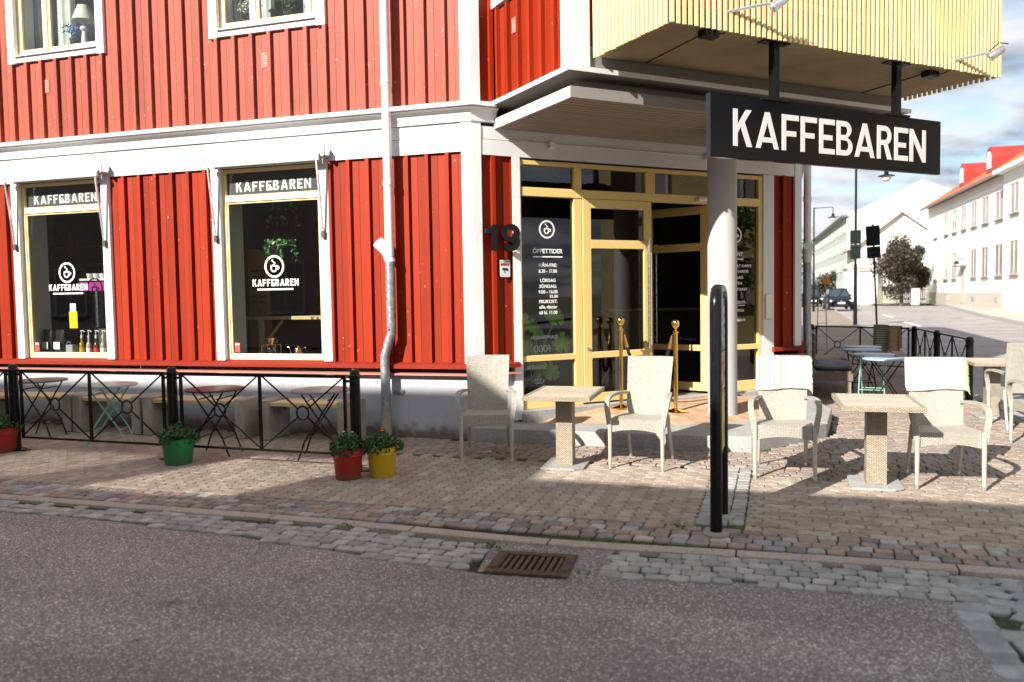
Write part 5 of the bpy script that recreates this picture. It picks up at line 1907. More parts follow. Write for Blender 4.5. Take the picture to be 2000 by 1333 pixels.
# ------------------------------------------------------------------ buckets with bedding plants
def bucket(loc, m, label, plabel, rb=.108, rt_=.138, h=.275, flower=None, hd=0):
    r = thing('flower_bucket', label, 'bucket', loc, hd, 'painted tin buckets with plants')
    k = (rt_ - rb) / h
    MB().lathe([(rb, 0), (rb + .003, .004), (rb + k * (h * .76), h * .76), (rb + k * h * .78 + .004, h * .78), (rb + k * h * .80, h * .80), (rb + k * h * .85, h * .85), (rb + k * h * .87 + .004, h * .87), (rb + k * h * .89, h * .89), (rt_, h - .006), (rt_ + .005, h), (rt_ - .004, h), (rt_ - .008, h - .02), (rt_ - .014, h - .06)], n=32, cap=False).build('pail', m, r, smooth=True, recalc=False)
    MB().lathe([(rt_ - .013, h - .05), (.01, h - .035)], n=24, cap=True).build('soil', 'soil', r)
    a = [(rt_ * math.cos(t_) * 1.02, .03 * math.sin(t_), h - .02 + .10 * math.sin(t_)) for t_ in [PI * i / 12 for i in range(13)]]
    MB(Matrix.Rotation(R(70), 4, 'Z')).tube(a, .003, 6).build('handle', 'steel', r)
    p_ = thing('bedding_plant', plabel, 'plant', (loc[0], loc[1], loc[2] + h - .03), 0, 'bedding plants in the painted buckets')
    b = MB()
    def fn():
        an = random.uniform(0, 2 * PI)
        q = math.sqrt(random.random()) * (rt_ + .035 + .03 * math.sin(3 * an + hd) + .012 * math.sin(7 * an))
        hh = (.03 + .13 * random.random()) * (1.3 - q / (rt_ + .07))
        z = hh if random.random() > .25 else -.02 + .03 * random.random()
        return (q * math.cos(an), q * math.sin(an), z)
    leaf_cloud(b, fn, 850, .021, .7)
    o = b.build('foliage', 'leaf', p_, recalc=False)
    q = MB()
    for _ in range(9):
        an, rr = random.uniform(0, 2 * PI), random.uniform(.02, rt_ - .02)
        q.tube([(rr * .5 * math.cos(an), rr * .5 * math.sin(an), -.01), (rr * math.cos(an), rr * math.sin(an), .11 + random.random() * .05)], .0016, 4)
    q.build('stems', 'leaf', p_)
    if flower:
        for c, (x, y, z) in flower:
            f = MB()
            for i in range(9):
                a_ = 2 * PI * i / 9
                f.poly([(x, y, z), (x + .016 * math.cos(a_ - .3), y + .016 * math.sin(a_ - .3), z + .004), (x + .024 * math.cos(a_), y + .024 * math.sin(a_), z + .002), (x + .016 * math.cos(a_ + .3), y + .016 * math.sin(a_ + .3), z + .004)])
            f.lathe([(.009, .0), (.006, .008)], (x, y, z), 8)
            f.build('flower', c, p_, recalc=False)
    return r
def pail(name, c):
    t = NT(name)
    p = t.pos()
    f = t.noise(60, 3, .6, vec=p)
    sp = t.n('SeparateXYZ')
    t.t.links.new(p, sp.inputs[0])
    lo = t.ramp(sp.outputs[2], [(0.0, (1, 1, 1)), (0.06, (.35, .35, .35)), (0.16, (0, 0, 0))])
    dirt = t.mix(1.0, lo, t.ramp(t.noise(18, 4, .7, vec=p), [(.4, (0, 0, 0)), (.6, (1, 1, 1))]), 'MULTIPLY')
    sc = t.ramp(t.noise(26, 4, .7, vec=p, stretch=(1, 1, .3)), [(.66, (0, 0, 0)), (.72, (.7, .7, .7))])
    b_ = t.noise(5, 3, .5, vec=p)
    base = t.mix(b_, tuple(x * .82 for x in c), tuple(min(1, x * 1.15 + .01) for x in c))
    cc = t.mix(sc, base, tuple(min(1, x * .6 + .12) for x in c))
    t.col(t.mix(dirt, cc, (0.13, 0.10, 0.075)))
    t.rough(.5)
    return t.m
M['b_red'] = pail('red_pail', (0.42, 0.018, 0.014))
M['b_green'] = pail('green_pail', (0.012, 0.23, 0.06))
t = NT('yellow_pail')
f = t.noise(60, 3, .6, vec=t.pos())
sp = t.n('SeparateXYZ')
t.t.links.new(t.pos(), sp.inputs[0])
low = t.ramp(sp.outputs[2], [(0.0, (1, 1, 1)), (0.09, (.25, .25, .25)), (0.3, (0, 0, 0))])
wear = t.ramp(f, [(0.64, (0, 0, 0)), (0.67, (1, 1, 1))])
t.col(t.mix(t.mix(1.0, low, wear, 'MULTIPLY'), (0.66, 0.44, 0.015), (0.06, 0.04, 0.02)))
t.rough(0.42)
M['b_yellow'] = t.m
M['orange'] = plain('orange_petal', (0.80, 0.22, 0.01), 0.5)
M['petal_white'] = plain('white_petal', (0.7, 0.72, 0.62), 0.6)
bucket((-.41, -2.23, 0), 'b_red', 'red tin bucket of plants at the foot of the last railing post', 'green bedding plant with tiny white buds in the red bucket by the railing end', flower=[('petal_white', (-.05, .03, .17)), ('petal_white', (.02, .05, .165))])
bucket((-.155, -2.06, 0), 'b_yellow', 'yellow tin bucket with chipped paint beside the red bucket', 'leafy plant with one orange flower in the yellow bucket', flower=[('orange', (.02, -.02, .17))])
bucket((-2.42, -2.02, 0), 'b_green', 'green tin bucket of plants at the middle railing post', 'low leafy plant in the green bucket', rb=.125, rt_=.158, h=.26)
bucket((-4.86, -1.92, 0), 'b_red', 'red tin bucket at the edge of the picture by the railing', 'low plant with an orange flower in the bucket at the picture edge', rb=.155, rt_=.19, h=.27, flower=[('orange', (-.03, -.02, .16))])

sc_ = thing('paper_scrap', 'small white paper scrap on the setts by the shaded wicker chair', 'litter', (.42, -.78, .004), R(30))
MB().poly([(-.03, -.012, 0), (.03, -.01, .006), (.034, .014, .012), (-.02, .016, .003)])
b = MB()
b.poly([(-.03, -.012, 0), (.0, -.012, .008), (.004, .014, .010), (-.02, .016, .003)])
b.poly([(.0, -.012, .008), (.03, -.01, .004), (.034, .014, .010), (.004, .014, .010)])
b.build('paper', 'vinyl', sc_, recalc=False)
# ------------------------------------------------------------------ things seen through the windows
def lathe_thing(name, label, cat, loc, prof, m, group=None, n=18, pname='body'):
    r = thing(name, label, cat, loc, 0, group)
    MB().lathe(prof, n=n).build(pname, m, r, smooth=True)
    return r
M['amber'] = plain('amber_syrup', (0.42, 0.20, 0.03), 0.15)
M['clear_syrup'] = plain('pale_syrup', (0.45, 0.42, 0.30), 0.12)
M['dark_syrup'] = plain('dark_syrup', (0.10, 0.05, 0.02), 0.12)
M['pump'] = plain('white_pump', (0.75, 0.75, 0.73), 0.4)
BOT = [(.034, 0), (.036, .01), (.036, .15), (.030, .175), (.014, .21), (.013, .25)]
for (x, m, lab), tall in zip(((-5.83, 'amber', 'amber syrup bottle with white pump, first of the row in the window'), (-5.71, 'clear_syrup', 'pale syrup bottle with white pump next to the amber one'), (-5.585, 'dark_syrup', 'dark syrup bottle with a red label in the window row'), (-5.47, 'clear_syrup', 'pale syrup bottle with white pump at the window jamb')), (0, 0, 0, 0)):
    r = lathe_thing('syrup_bottle', lab, 'bottle', (x, .25, .88), BOT, m, 'syrup bottles in the shop window')
    MB().lathe([(.016, .25), (.016, .29), (.006, .295), (.006, .34), (.013, .345), (.013, .362)], n=12).build('pump', 'pump', r, smooth=True)
    MB().tube([(.008, 0, .355), (.05, -.01, .352), (.06, -.012, .335)], .006, 8).build('spout', 'pump', r)
    MB().lathe([(.0368, .05), (.0368, .12)], n=18, cap=False).build('wrapper', {'dark_syrup': 'sticker_red', 'amber': 'b_yellow'}.get(m, 'vinyl'), r)
for x, lab in ((-6.43, 'black coffee bag with a blank white patch beside the window jamb'), (-6.22, 'black coffee bag with a blank white patch beside the syrup bottles')):
    r = thing('coffee_bag', lab, 'coffee bag', (x, .26, .88), R(-8), 'black coffee bags in the shop window')
    b = MB()
    b.grid(lambda a, c: ((a - .5) * .19 * (1 - .06 * c), -.05 * (1 - c) ** .5 * math.sin(a * PI) ** .4, c * .37), 8, 8, .2, .3)
    b.grid(lambda a, c: ((a - .5) * .19 * (1 - .06 * c), .05 * (1 - c) ** .5 * math.sin(a * PI) ** .4, c * .37), 8, 8, .2, .3)
    b.build('bag', col('black_foil', (0.02, 0.02, 0.022), 0.3), r, smooth=True)
    MB().box(-.065, .065, -.056, -.053, .10, .20).build('patch', 'vinyl', r)
for x, w, lab, c in ((-6.03, .12, 'grey paper bag standing between the coffee bag and the syrup bottles', (0.36, 0.38, 0.37)),):
    r = thing('paper_bag', lab, 'bag', (x, .27, .88))
    MB().box(-w / 2, w / 2, -.05, .05, 0, .16).build('bag', col('grey_paper', c, 0.8), r, bevel=.008)
    MB().tube([(-.03, -.05, .16), (-.03, -.05, .20), (.03, -.05, .20), (.03, -.05, .16)], .004, 6).build('handle', 'grey_paper', r)
# shelves behind the left shop window
sh = thing('wall_shelf', 'dark wall unit with two wooden shelves seen through the window with syrup bottles', 'shelf', (-8.0, 2.5, 0))
for z in (2.27, 2.56):
    MB().box(-.75, .9, -.16, .16, z - .03, z).build('shelf', 'plank', sh)
MB().box(-.75, .9, .162, .2, .9, 3.1).build('back_panel', 'dark2', sh)
r = lathe_thing('clay_pot', 'orange clay pot on the upper wooden shelf behind the window', 'pot', (-8.22, 2.46, 2.56), [(.07, 0), (.11, .02), (.115, .20), (.12, .21), (.10, .21)], col('terracotta', (0.50, 0.14, 0.03), 0.7))
cnt = thing('coffee_bar', 'grey bar counter with a steel grinder seen through the shop window', 'counter', (-7.0, 1.75, .27))
MB().box(-1.4, 1.0, -.25, .25, 0, 1.05).build('front', col('bar_grey', (0.45, 0.46, 0.45), 0.6), cnt)
MB().box(-1.45, 1.05, -.3, .3, 1.051, 1.09).build('top', 'steel', cnt)
mac = thing('espresso_machine', 'black and steel espresso machine behind the shop window', 'coffee machine', (-5.98, .98, .88))
MB().box(-.17, .2, -.15, .2, .36, 1.0).build('body', 'black', mac, bevel=.03)
MB().box(-.155, -.10, -.165, -.151, .38, .98).build('strip', 'steel', mac)
MB().box(-.02, .17, -.16, -.151, .5, .9).build('panel', 'sign_black', mac)
MB().box(-.17, .2, -.15, .2, -.6, .359).build('stand', 'dark2', mac)
cs = thing('cup_shelf', 'white shelf of stacked cups seen through the shop window', 'shelf', (-5.68, .50, 1.92))
MB().box(-.28, .35, -.12, .12, 0, .03).build('shelf', 'letter', cs)
MB().box(-.28, .35, -.12, .12, -.14, -.02).build('magenta_strip', col('magenta_card', (0.35, 0.02, 0.20), 0.6), cs)
MB().box(.32, .349, .0, .12, -1.65, -.001).build('leg', 'dark2', cs)
for k in range(5):
    lathe_thing('cup', ['white cup at the clock end of the cup shelf', 'second white cup along the cup shelf', 'white cup in the middle of the cup shelf', 'fourth white cup along the cup shelf', 'white cup beside the espresso machine end of the cup shelf'][k].replace('clock', 'grey bar'), 'cup', (-5.88 + k * .11, .50, 1.95), [(.03, 0), (.045, .02), (.05, .07), (.046, .07), (.04, .02)], 'letter', 'white cups on the cup shelf', 14)
r = thing('price_card', 'yellow card hanging below a white slip inside the shop window', 'card', (-5.93, .22, 1.27))
MB().box(-.07, .07, 0, .004, 0, .23).build('card', col('yellow_card', (0.80, 0.68, 0.0), 0.5), r)
MB().box(-.05, .05, 0, .004, .231, .34).build('slip', 'vinyl', r)
MB().tube([(0, .002, .33), (0, .002, 1.90)], .002, 4).build('string', 'black_matt', r)
# behind the second shop window
def hanging(loc, label, n, spread, drop):
    r = thing('hanging_plant', label, 'plant', loc, 0, 'ivy plants hanging in the shop window')
    MB().lathe([(.09, -.10), (.115, -.02), (.12, .04), (.125, .045), (.11, .045)], n=20).build('basket', 'black_matt', r, smooth=True)
    q = MB()
    for a in (0, 2.1, 4.2):
        q.tube([(.12 * math.cos(a), .12 * math.sin(a), .04), (0, 0, .42)], .003, 5)
    q.tube([(0, 0, .42), (0, 0, 3.34 - loc[2])], .004, 5)
    q.build('chain', 'black_matt', r)
    b = MB()
    def fn():
        if random.random() < .6:
            a, q_ = random.uniform(0, 2 * PI), math.sqrt(random.random()) * spread
            return (q_ * math.cos(a), q_ * math.sin(a), .03 + random.random() * .09)
        a = random.choice((2.6, 3.6, 4.3, 5.3, 0.2))
        k = random.random()
        return ((spread * .9 + .02 * k) * math.cos(a) + random.gauss(0, .02), (spread * .9) * math.sin(a) + random.gauss(0, .02), .05 - drop * k)
    leaf_cloud(b, fn, n, .026, .3)
    b.build('foliage', 'ivy', r, recalc=False)
hanging((-2.88, .60, 2.27), 'lower hanging basket of variegated ivy behind the window logo', 260, .20, .20)
hanging((-2.84, .62, 2.74), 'upper hanging pot of ivy near the window top', 130, .19, .24)
wb = thing('wooden_board', 'tall wooden board lettered Honest Organic leaning inside the shop window', 'board', (-3.71, 1.32, .27), R(4))
MB().box(-.17, .17, 0, .03, 0, 2.06).build('board', col('varnished_board', (0.50, 0.29, 0.09), 0.5), wb)
for tx, z, h, w in (('Honest', 1.37, .10, .22), ('Organic', 1.31, .05, .16), ('Tea Infusion', 1.74, .04, .22), ('Milk Roaster', 1.66, .04, .16)):
    if tx in ('Honest', 'Organic'):
        text_mesh('lettering', tx, h, 'black_matt', I4, 0.0, z, -.003, 'CENTER', .001, .0006, wb, w)
    else:
        for k in range(7):
            MB().box(-w / 2 + k * w / 7, -w / 2 + k * w / 7 + w / 10, -.002, 0, z, z + .03).build('worn_print', 'black_matt', wb)
ct = thing('window_counter', 'pale wooden window counter on a braced white trestle', 'counter', (-3.1, 1.02, .27))
MB().box(-.6, 1.5, -.2, .2, 1.08, 1.125).build('top', 'plank', ct)
MB().box(-.42, -.36, -.03, .03, 0, 1.079).build('leg', 'cream', ct)
MB().bar((-.36, 0, .72), (-.05, 0, 1.06), .03, .03, (0, 1, 0)).build('brace', 'cream', ct)
MB().box(1.3, 1.36, -.03, .03, 0, 1.079).build('leg', 'cream', ct)
po = thing('pour_over_stand', 'copper pour-over stand with a glass carafe in the shop window', 'coffee maker', (-2.84, .27, .88))
q = MB()
for s in (-1, 1):
    q.tube([(s * .10, -.06, 0), (s * .10, -.06, .17), (s * .10, .06, .17), (s * .10, .06, 0)], .005, 6)
for y in (-.06, .06):
    q.tube([(-.10, y, .17), (.10, y, .17)], .005, 6)
q.build('frame', 'copper', po)
MB().lathe([(.012, .165), (.02, .18), (.07, .255), (.072, .257), (.066, .255), (.014, .18)], n=22).build('dripper', 'copper', po, smooth=True)
MB().tube([(.06, 0, .24), (.095, 0, .235), (.09, 0, .20), (.04, 0, .20)], .005, 6).build('handle', 'copper', po)
MB().lathe([(.055, .002), (.06, .02), (.058, .09), (.04, .12), (.045, .14)], n=22, cap=False).build('carafe', 'clear', po, smooth=True)
kt = thing('kettle', 'small copper gooseneck kettle in the shop window', 'kettle', (-2.45, .27, .88))
MB().lathe([(.062, 0), (.064, .005), (.048, .12), (.046, .125), (.02, .138), (.010, .142), (.012, .155), (.004, .165)], n=22).build('body', 'copper', kt, smooth=True)
MB().tube([(-.05, 0, .03), (-.10, 0, .04), (-.115, 0, .10), (-.13, 0, .135), (-.155, 0, .14)], [.009, .008, .007, .006, .005], 8).build('spout', 'copper', kt, smooth=True)
MB().tube([(.045, 0, .115), (.10, 0, .135), (.13, 0, .10), (.125, 0, .05)], .006, 8).build('handle', 'black', kt, smooth=True)
# upper flat: curtains, lamps, flowers
M['curtain'] = plain('sheer_curtain', (0.78, 0.82, 0.79), 0.85, 0, 0.08, 5)
def curtain(x0, x1, label):
    r = thing('curtain', label, 'curtain', (0, .40, 4.95), 0, 'pale curtains in the upper windows')
    b = MB()
    n_ = max(3, int((x1 - x0) / .06))
    b.slab(lambda a, c: (x0 + (x1 - x0) * a, .022 * math.sin(a * n_ * 2 * PI + c * .6) + .01 * math.sin(a * 17), c * 1.3), n_ * 8, 4, x1 - x0, 1.3, (0, .004, 0))
    b.build('cloth', 'curtain', r, smooth=True)
curtain(-6.72, -6.38, 'pale curtain in the narrow sash of the upper window with the lamp')
curtain(-6.16, -5.84, 'pale pleated curtain beside the white table lamp upstairs')
curtain(-3.44, -3.20, 'pale curtain in the narrow sash of the upper window nearest the downpipe')
curtain(-3.02, -2.74, 'pale curtain beside the dark lantern upstairs')
curtain(-2.32, -1.98, 'pale curtain at the downpipe side of the upper window')
tl = thing('table_lamp', 'white turned table lamp with a conical shade in the upper window', 'lamp', (-5.58, .27, 4.96))
MB().lathe([(.07, 0), (.07, .02), (.05, .03), (.045, .12), (.035, .24), (.028, .28), (.055, .31), (.05, .34), (.02, .36), (.012, .44)], n=20).build('base', 'letter', tl, smooth=True)
MB().lathe([(.15, .42), (.075, .62), (.072, .62), (.146, .42)], n=28, cap=False).build('shade', col('lamp_shade', (0.66, 0.64, 0.56), 0.8), tl, smooth=True)
def flowers(loc, m, label, plabel):
    r = lathe_thing('vase', label, 'vase', loc, [(.04, 0), (.05, .03), (.035, .10), (.045, .18), (.05, .20)], 'clear', 'glass vases in the upper windows', 18)
    p_ = thing('cut_flowers', plabel, 'flowers', (loc[0], loc[1], loc[2] + .16), 0)
    b = MB()
    leaf_cloud(b, lambda: (random.gauss(0, .025), random.gauss(0, .025), random.random() * .12 - .05), 60, .02)
    b.build('stems', 'green_leaf', p_, recalc=False)
    b = MB()
    leaf_cloud(b, lambda: (random.gauss(0, .055), random.gauss(0, .04), .16 + random.gauss(0, .045)), 190, .019, 1)
    b.build('blossoms', m, p_, recalc=False)
M['blue_petal'] = leafm('blue_petal', (0.03, 0.12, 0.40), (0.07, 0.24, 0.62), (0.25, 0.45, 0.75))
M['white_petals'] = leafm('white_petals', (0.45, 0.52, 0.38), (0.65, 0.68, 0.58), (0.75, 0.76, 0.70))
flowers((-5.76, .26, 4.96), 'blue_petal', 'glass vase of blue flowers beside the white lamp upstairs', 'bunch of blue flowers beside the white table lamp upstairs')
flowers((-3.06, .26, 4.96), 'white_petals', 'glass vase of white flowers in the narrow upper sash', 'bunch of white flowers in the narrow upper sash')
flowers((-2.46, .26, 4.98), 'green_leaf', 'glass vase of green stalks between the upper curtains', 'green leafy stalks in a glass vase between the upper curtains')
r = thing('lantern', 'dark red metal candle lantern in the upper window nearest the downpipe', 'lantern', (-2.67, .27, 4.96))
MB().lathe([(.03, .0), (.03, .20), (.05, .205), (.052, .22), (.03, .235)], n=12).build('stem', col('dark_red_metal', (0.09, 0.02, 0.02), 0.4), r)
MB().lathe([(.022, .236), (.022, .5)], n=12).build('candle', 'curtain', r)
# plant and bulbs behind the shop front
mo = thing('monstera', 'green monstera plant behind the glass with the opening hours', 'plant', FC @ Vector((.98, .42, .27)))
MB().lathe([(.13, 0), (.17, .28), (.16, .28)], n=20).build('pot', 'black_matt', mo)
def mleaf(tip, size, yaw, tilt):
    tip = Vector(tip)
    T = Matrix.Translation(tip) @ Matrix.Rotation(yaw, 4, 'Z') @ Matrix.Rotation(tilt, 4, 'X')
    b = MB(T)
    o = []
    n_ = 40
    for i in range(n_ + 1):
        a = -PI * .93 + 2 * PI * .93 * i / n_
        rr = size * (.62 + .38 * math.cos(a * .5) ** 2)
        if i % 5 == 3 and 7 < i < n_ - 7:
            rr *= .70
        o.append((rr * math.sin(a), rr * math.cos(a) * 1.1))
    c = b.p(0, -.1 * size, 0)
    ring = [b.p(x, z, -.25 * (x * x) / size) for x, z in o]
    for i in range(n_):
        b.face((c, ring[i], ring[i + 1]))
    b.build('leaf', 'monstera', mo, recalc=False)
    MB().tube([(0, 0, .2), (tip.x * .5, tip.y * .5, tip.z * .7), tip], .007, 6).build('stalk', 'monstera', mo)
for dx, dd, z, sz, yaw, tl_ in ((.20, -.24, 1.08, .17, .9, 1.1), (.28, -.26, .74, .15, .5, 1.25), (-.20, -.24, .74, .18, 1.1, 1.1), (-.26, -.20, 1.02, .16, .7, 1.2), (.02, -.1, .92, .16, 1.2, 1.0), (-.04, -.27, .46, .15, .8, 1.0), (.12, -.26, .40, .13, .6, 1.2)):
    w = FC @ Vector((.98 + dx, .42 + dd, 0)) - FC @ Vector((.98, .42, 0))
    mleaf((w.x, w.y, z), sz, yaw, tl_)
for s_, lab in ((1.46, 'bare light bulb behind the first transom pane above the opening hours'), (1.93, 'bare light bulb behind the transom above the closed door leaf'), (3.45, 'bare light bulb behind the transom above the open doorway'), (4.6, 'bare light bulb behind the last transom pane')):
    w = FC @ Vector((s_, .6, 0))
    r = thing('light_bulb', lab, 'light bulb', (w.x, w.y, 3.08), 0, 'bare bulbs behind the transoms')
    MB().lathe([(.004, 0), (.022, .015), (.03, .04), (.024, .065), (.014, .085)], n=14).build('globe', 'clear', r, smooth=True)
    MB().lathe([(.016, .085), (.016, .12), (.004, .125), (.004, .28)], n=10).build('socket', 'black_matt', r)
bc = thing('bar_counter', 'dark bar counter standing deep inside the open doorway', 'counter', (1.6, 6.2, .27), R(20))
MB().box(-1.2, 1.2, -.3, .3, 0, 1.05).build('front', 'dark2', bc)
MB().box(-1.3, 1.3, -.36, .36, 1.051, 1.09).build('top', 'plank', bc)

# ------------------------------------------------------------------ terrace bench, cushions and blankets
tb = thing('slatted_bench', 'weathered wooden bench with a slatted back against the street wall', 'bench', (3.66, 4.45, 0))
M['old_wood'] = painted_wood('weathered_wood', (0.20, 0.16, 0.13), var=0.25)
M['dark_wood'] = painted_wood('dark_stained_wood', (0.055, 0.032, 0.024), var=0.2)
for y in (0, 2.6):
    MB().box(.06, .13, y, y + .09, 0, .98).build('post', 'dark_wood', tb)
    MB().box(.58, .66, y, y + .09, 0, .42).build('leg', 'old_wood', tb)
for k in range(4):
    MB().box(.135, .165, .0, 2.69, .50 + k * .125, .59 + k * .125).build('back_slat', 'old_wood', tb)
for k in range(4):
    MB().box(.17 + k * .125, .285 + k * .125, -.02, 2.71, .385, .42).build('seat_plank', 'old_wood', tb)
MB().box(.14, .68, -.025, .03, .27, .384).build('end_board', 'old_wood', tb)
def cushion(name, label, cat, loc, sx, sy, sz, m, rz=0):
    r = thing(name, label, cat, loc, rz)
    b = MB()
    def fn(a, c):
        u, v = 2 * a - 1, 2 * c - 1
        e = ((1 - u ** 6) * (1 - v ** 6)) ** .5
        return (u * sx / 2 * (1 - .03 * v * v), v * sy / 2 * (1 - .03 * u * u), e)
    b.grid(lambda a, c: (fn(a, c)[0], fn(a, c)[1], sz * .5 + sz * .5 * fn(a, c)[2] + .006 * math.sin(a * 9 + c * 7)), 12, 12, sx, sy)
    b.grid(lambda a, c: (fn(a, c)[0], fn(a, c)[1], sz * .5 - sz * .5 * fn(a, c)[2]), 12, 12, sx, sy)
    b.build('cover', m, r, smooth=True, weld=True)
    return r
M['grey_cloth'] = plain('grey_felt', (0.23, 0.23, 0.25), 0.95, 0, 0.1, 12, 0.4, 200)
M['beige_cloth'] = plain('beige_sheepskin', (0.40, 0.31, 0.19), 0.95, 0, 0.25, 9, 0.8, 50)
cushion('seat_cushion', 'thick grey seat cushion at the near end of the slatted bench', 'cushion', (4.08, 4.9, .42), .56, 1.0, .13, 'grey_cloth')
cushion('sheepskin', 'beige sheepskin spread on the slatted bench behind the grey cushion', 'sheepskin', (4.06, 6.1, .42), .58, 1.1, .10, 'beige_cloth', R(4))
bl = thing('striped_blanket', 'green and cream striped blanket folded over the terrace railing by its corner post', 'blanket', (5.30, 8.645, .93), math.atan2(-1.25, 1.77))
t = NT('green_stripes')
sp = t.n('SeparateXYZ')
t.t.links.new(t.n('UVMap').outputs[0], sp.inputs[0])
f = t.math('FRACT', t.math('DIVIDE', sp.outputs[1], .045))
t.col(t.ramp(f, [(0, (0.40, 0.38, 0.30)), (.5, (0.42, 0.40, 0.31)), (.55, (0.10, 0.13, 0.06)), (.95, (0.12, 0.14, 0.07))]))
t.rough(.95)
M['stripes'] = t.m
def drape(x0, x1, lf, lb, m, nm):
    def fn(a, c):
        d = c * (lf + lb)
        wv = .03 * math.sin(a * 6.0) * min(1, abs(d - lf) * 4)
        if d < lf:
            return (x0 + (x1 - x0) * a, -.035 - wv - .03 * (lf - d), -(lf - d) + .02)
        return (x0 + (x1 - x0) * a, .035 + wv + .03 * (d - lf), -(d - lf) + .02)
    b = MB()
    b.slab(fn, 12, 20, abs(x1 - x0), lf + lb, (0, .014, .004))
    b.build(nm, m, bl, smooth=True, weld=True)
drape(-.27, .02, .62, .5, 'stripes', 'cloth')
drape(.025, .26, .50, .45, 'beige_cloth', 'fold')
# thin roadwork stand beyond the railing
ws = thing('roadwork_stand', 'thin grey folding stand with a round orange disc on the far pavement', 'stand', (4.42, 15.3, gz(15.3)), R(5))
q = MB()
for s in (-1, 1):
    q = MB().tube([(s * .13, -.05, 0), (s * .09, .0, 1.72)], .013, 6).build('upright', 'zinc', ws)
for z in (.35, .7, 1.05, 1.4):
    MB().tube([(-.12, -.03, z), (.12, -.03, z)], .007, 6).build('rung', 'zinc', ws)
q = MB(Matrix.Rotation(PI / 2, 4, 'X'))
q.lathe([(.092, -.012), (.097, -.008), (.097, .008), (.092, .012)], (.12, 1.84, 0), 24)
q.build('disc', col('signal_orange', (0.80, 0.26, 0.0), 0.4), ws)

# ------------------------------------------------------------------ street lamps and sign posts
M['lamp_grey'] = plain('dark_grey_post', (0.010, 0.011, 0.014), 0.7, 0, 0.1, 4, spec=.08)
def street_lamp(x, y, h, label):
    r = thing('street_lamp', label, 'street lamp', (x, y, gz(y)), 0, 'street lamps along the side street')
    MB().tube([(0, 0, -.1), (0, 0, 2.6), (0, 0, 2.62), (0, 0, h)], [.085, .075, .055, .045], 14).build('post', 'lamp_grey', r, smooth=True)
    MB().tube([(0, 0, h - .04), (1.16, 0, h - .02), (1.2, 0, h - .03), (1.2, 0, h - .42)], .025, 8).build('arm', 'lamp_grey', r)
    MB().lathe([(.09, h - .44), (.09, h - .62), (.34, h - .68), (.34, h - .70), (.12, h - .69)], (1.2, 0, 0), 20).build('lamp_shade', 'lamp_grey', r)
    MB().lathe([(.20, h - .70), (.19, h - .82), (.12, h - .90), (.01, h - .92)], (1.2, 0, 0), 20).build('bowl', col('opal_glass', (0.75, 0.75, 0.73), 0.3), r, smooth=True)
    return r
street_lamp(6.49, 30.3, 7.05, 'street lamp with a hanging bowl whose post carries dark traffic sign backs')
street_lamp(5.60, 51.4, 7.0, 'street lamp with a hanging bowl farther down the street near the parked cars')
def sign_back(name, loc, zs, w, label, m, lean=0):
    r = thing(name, label, 'traffic sign', loc, R(-8), 'traffic signs seen from behind')
    for k, (z0, z1) in enumerate(zs):
        b = MB().box(-w / 2, w / 2, -.085, -.07, z0, z1).build('sign_plate', m if k else 'sign_back', r, bevel=.004)
        for z in (z0 + .12, z1 - .12):
            MB().box(-w * .3, w * .3, -.095, -.0855, z - .02, z + .02).build('clamp', 'lamp_grey', b)
    return r
M['sign_back'] = plain('grey_sign_back', (0.016, 0.022, 0.021), 0.95, 0, 0.1, 4, spec=.03)
sign_back('traffic_sign', (6.49, 30.3, gz(30)), [(3.5, 4.1), (2.85, 3.48)], .44, 'pair of dark traffic signs seen from behind on the lamp post', 'sign_back')
r = sign_back('traffic_sign', (6.70, 23.85, gz(24)), [(3.12, 3.84), (2.68, 3.10)], .47, 'tall grey and black traffic sign seen from behind on its own leaning post', 'black_matt')
MB().tube([(.0, 0, -.1), (-.0, 0, 3.9)], .035, 10).build('post', 'lamp_grey', r)
r.rotation_euler = (R(0), R(-2.6), R(-8))

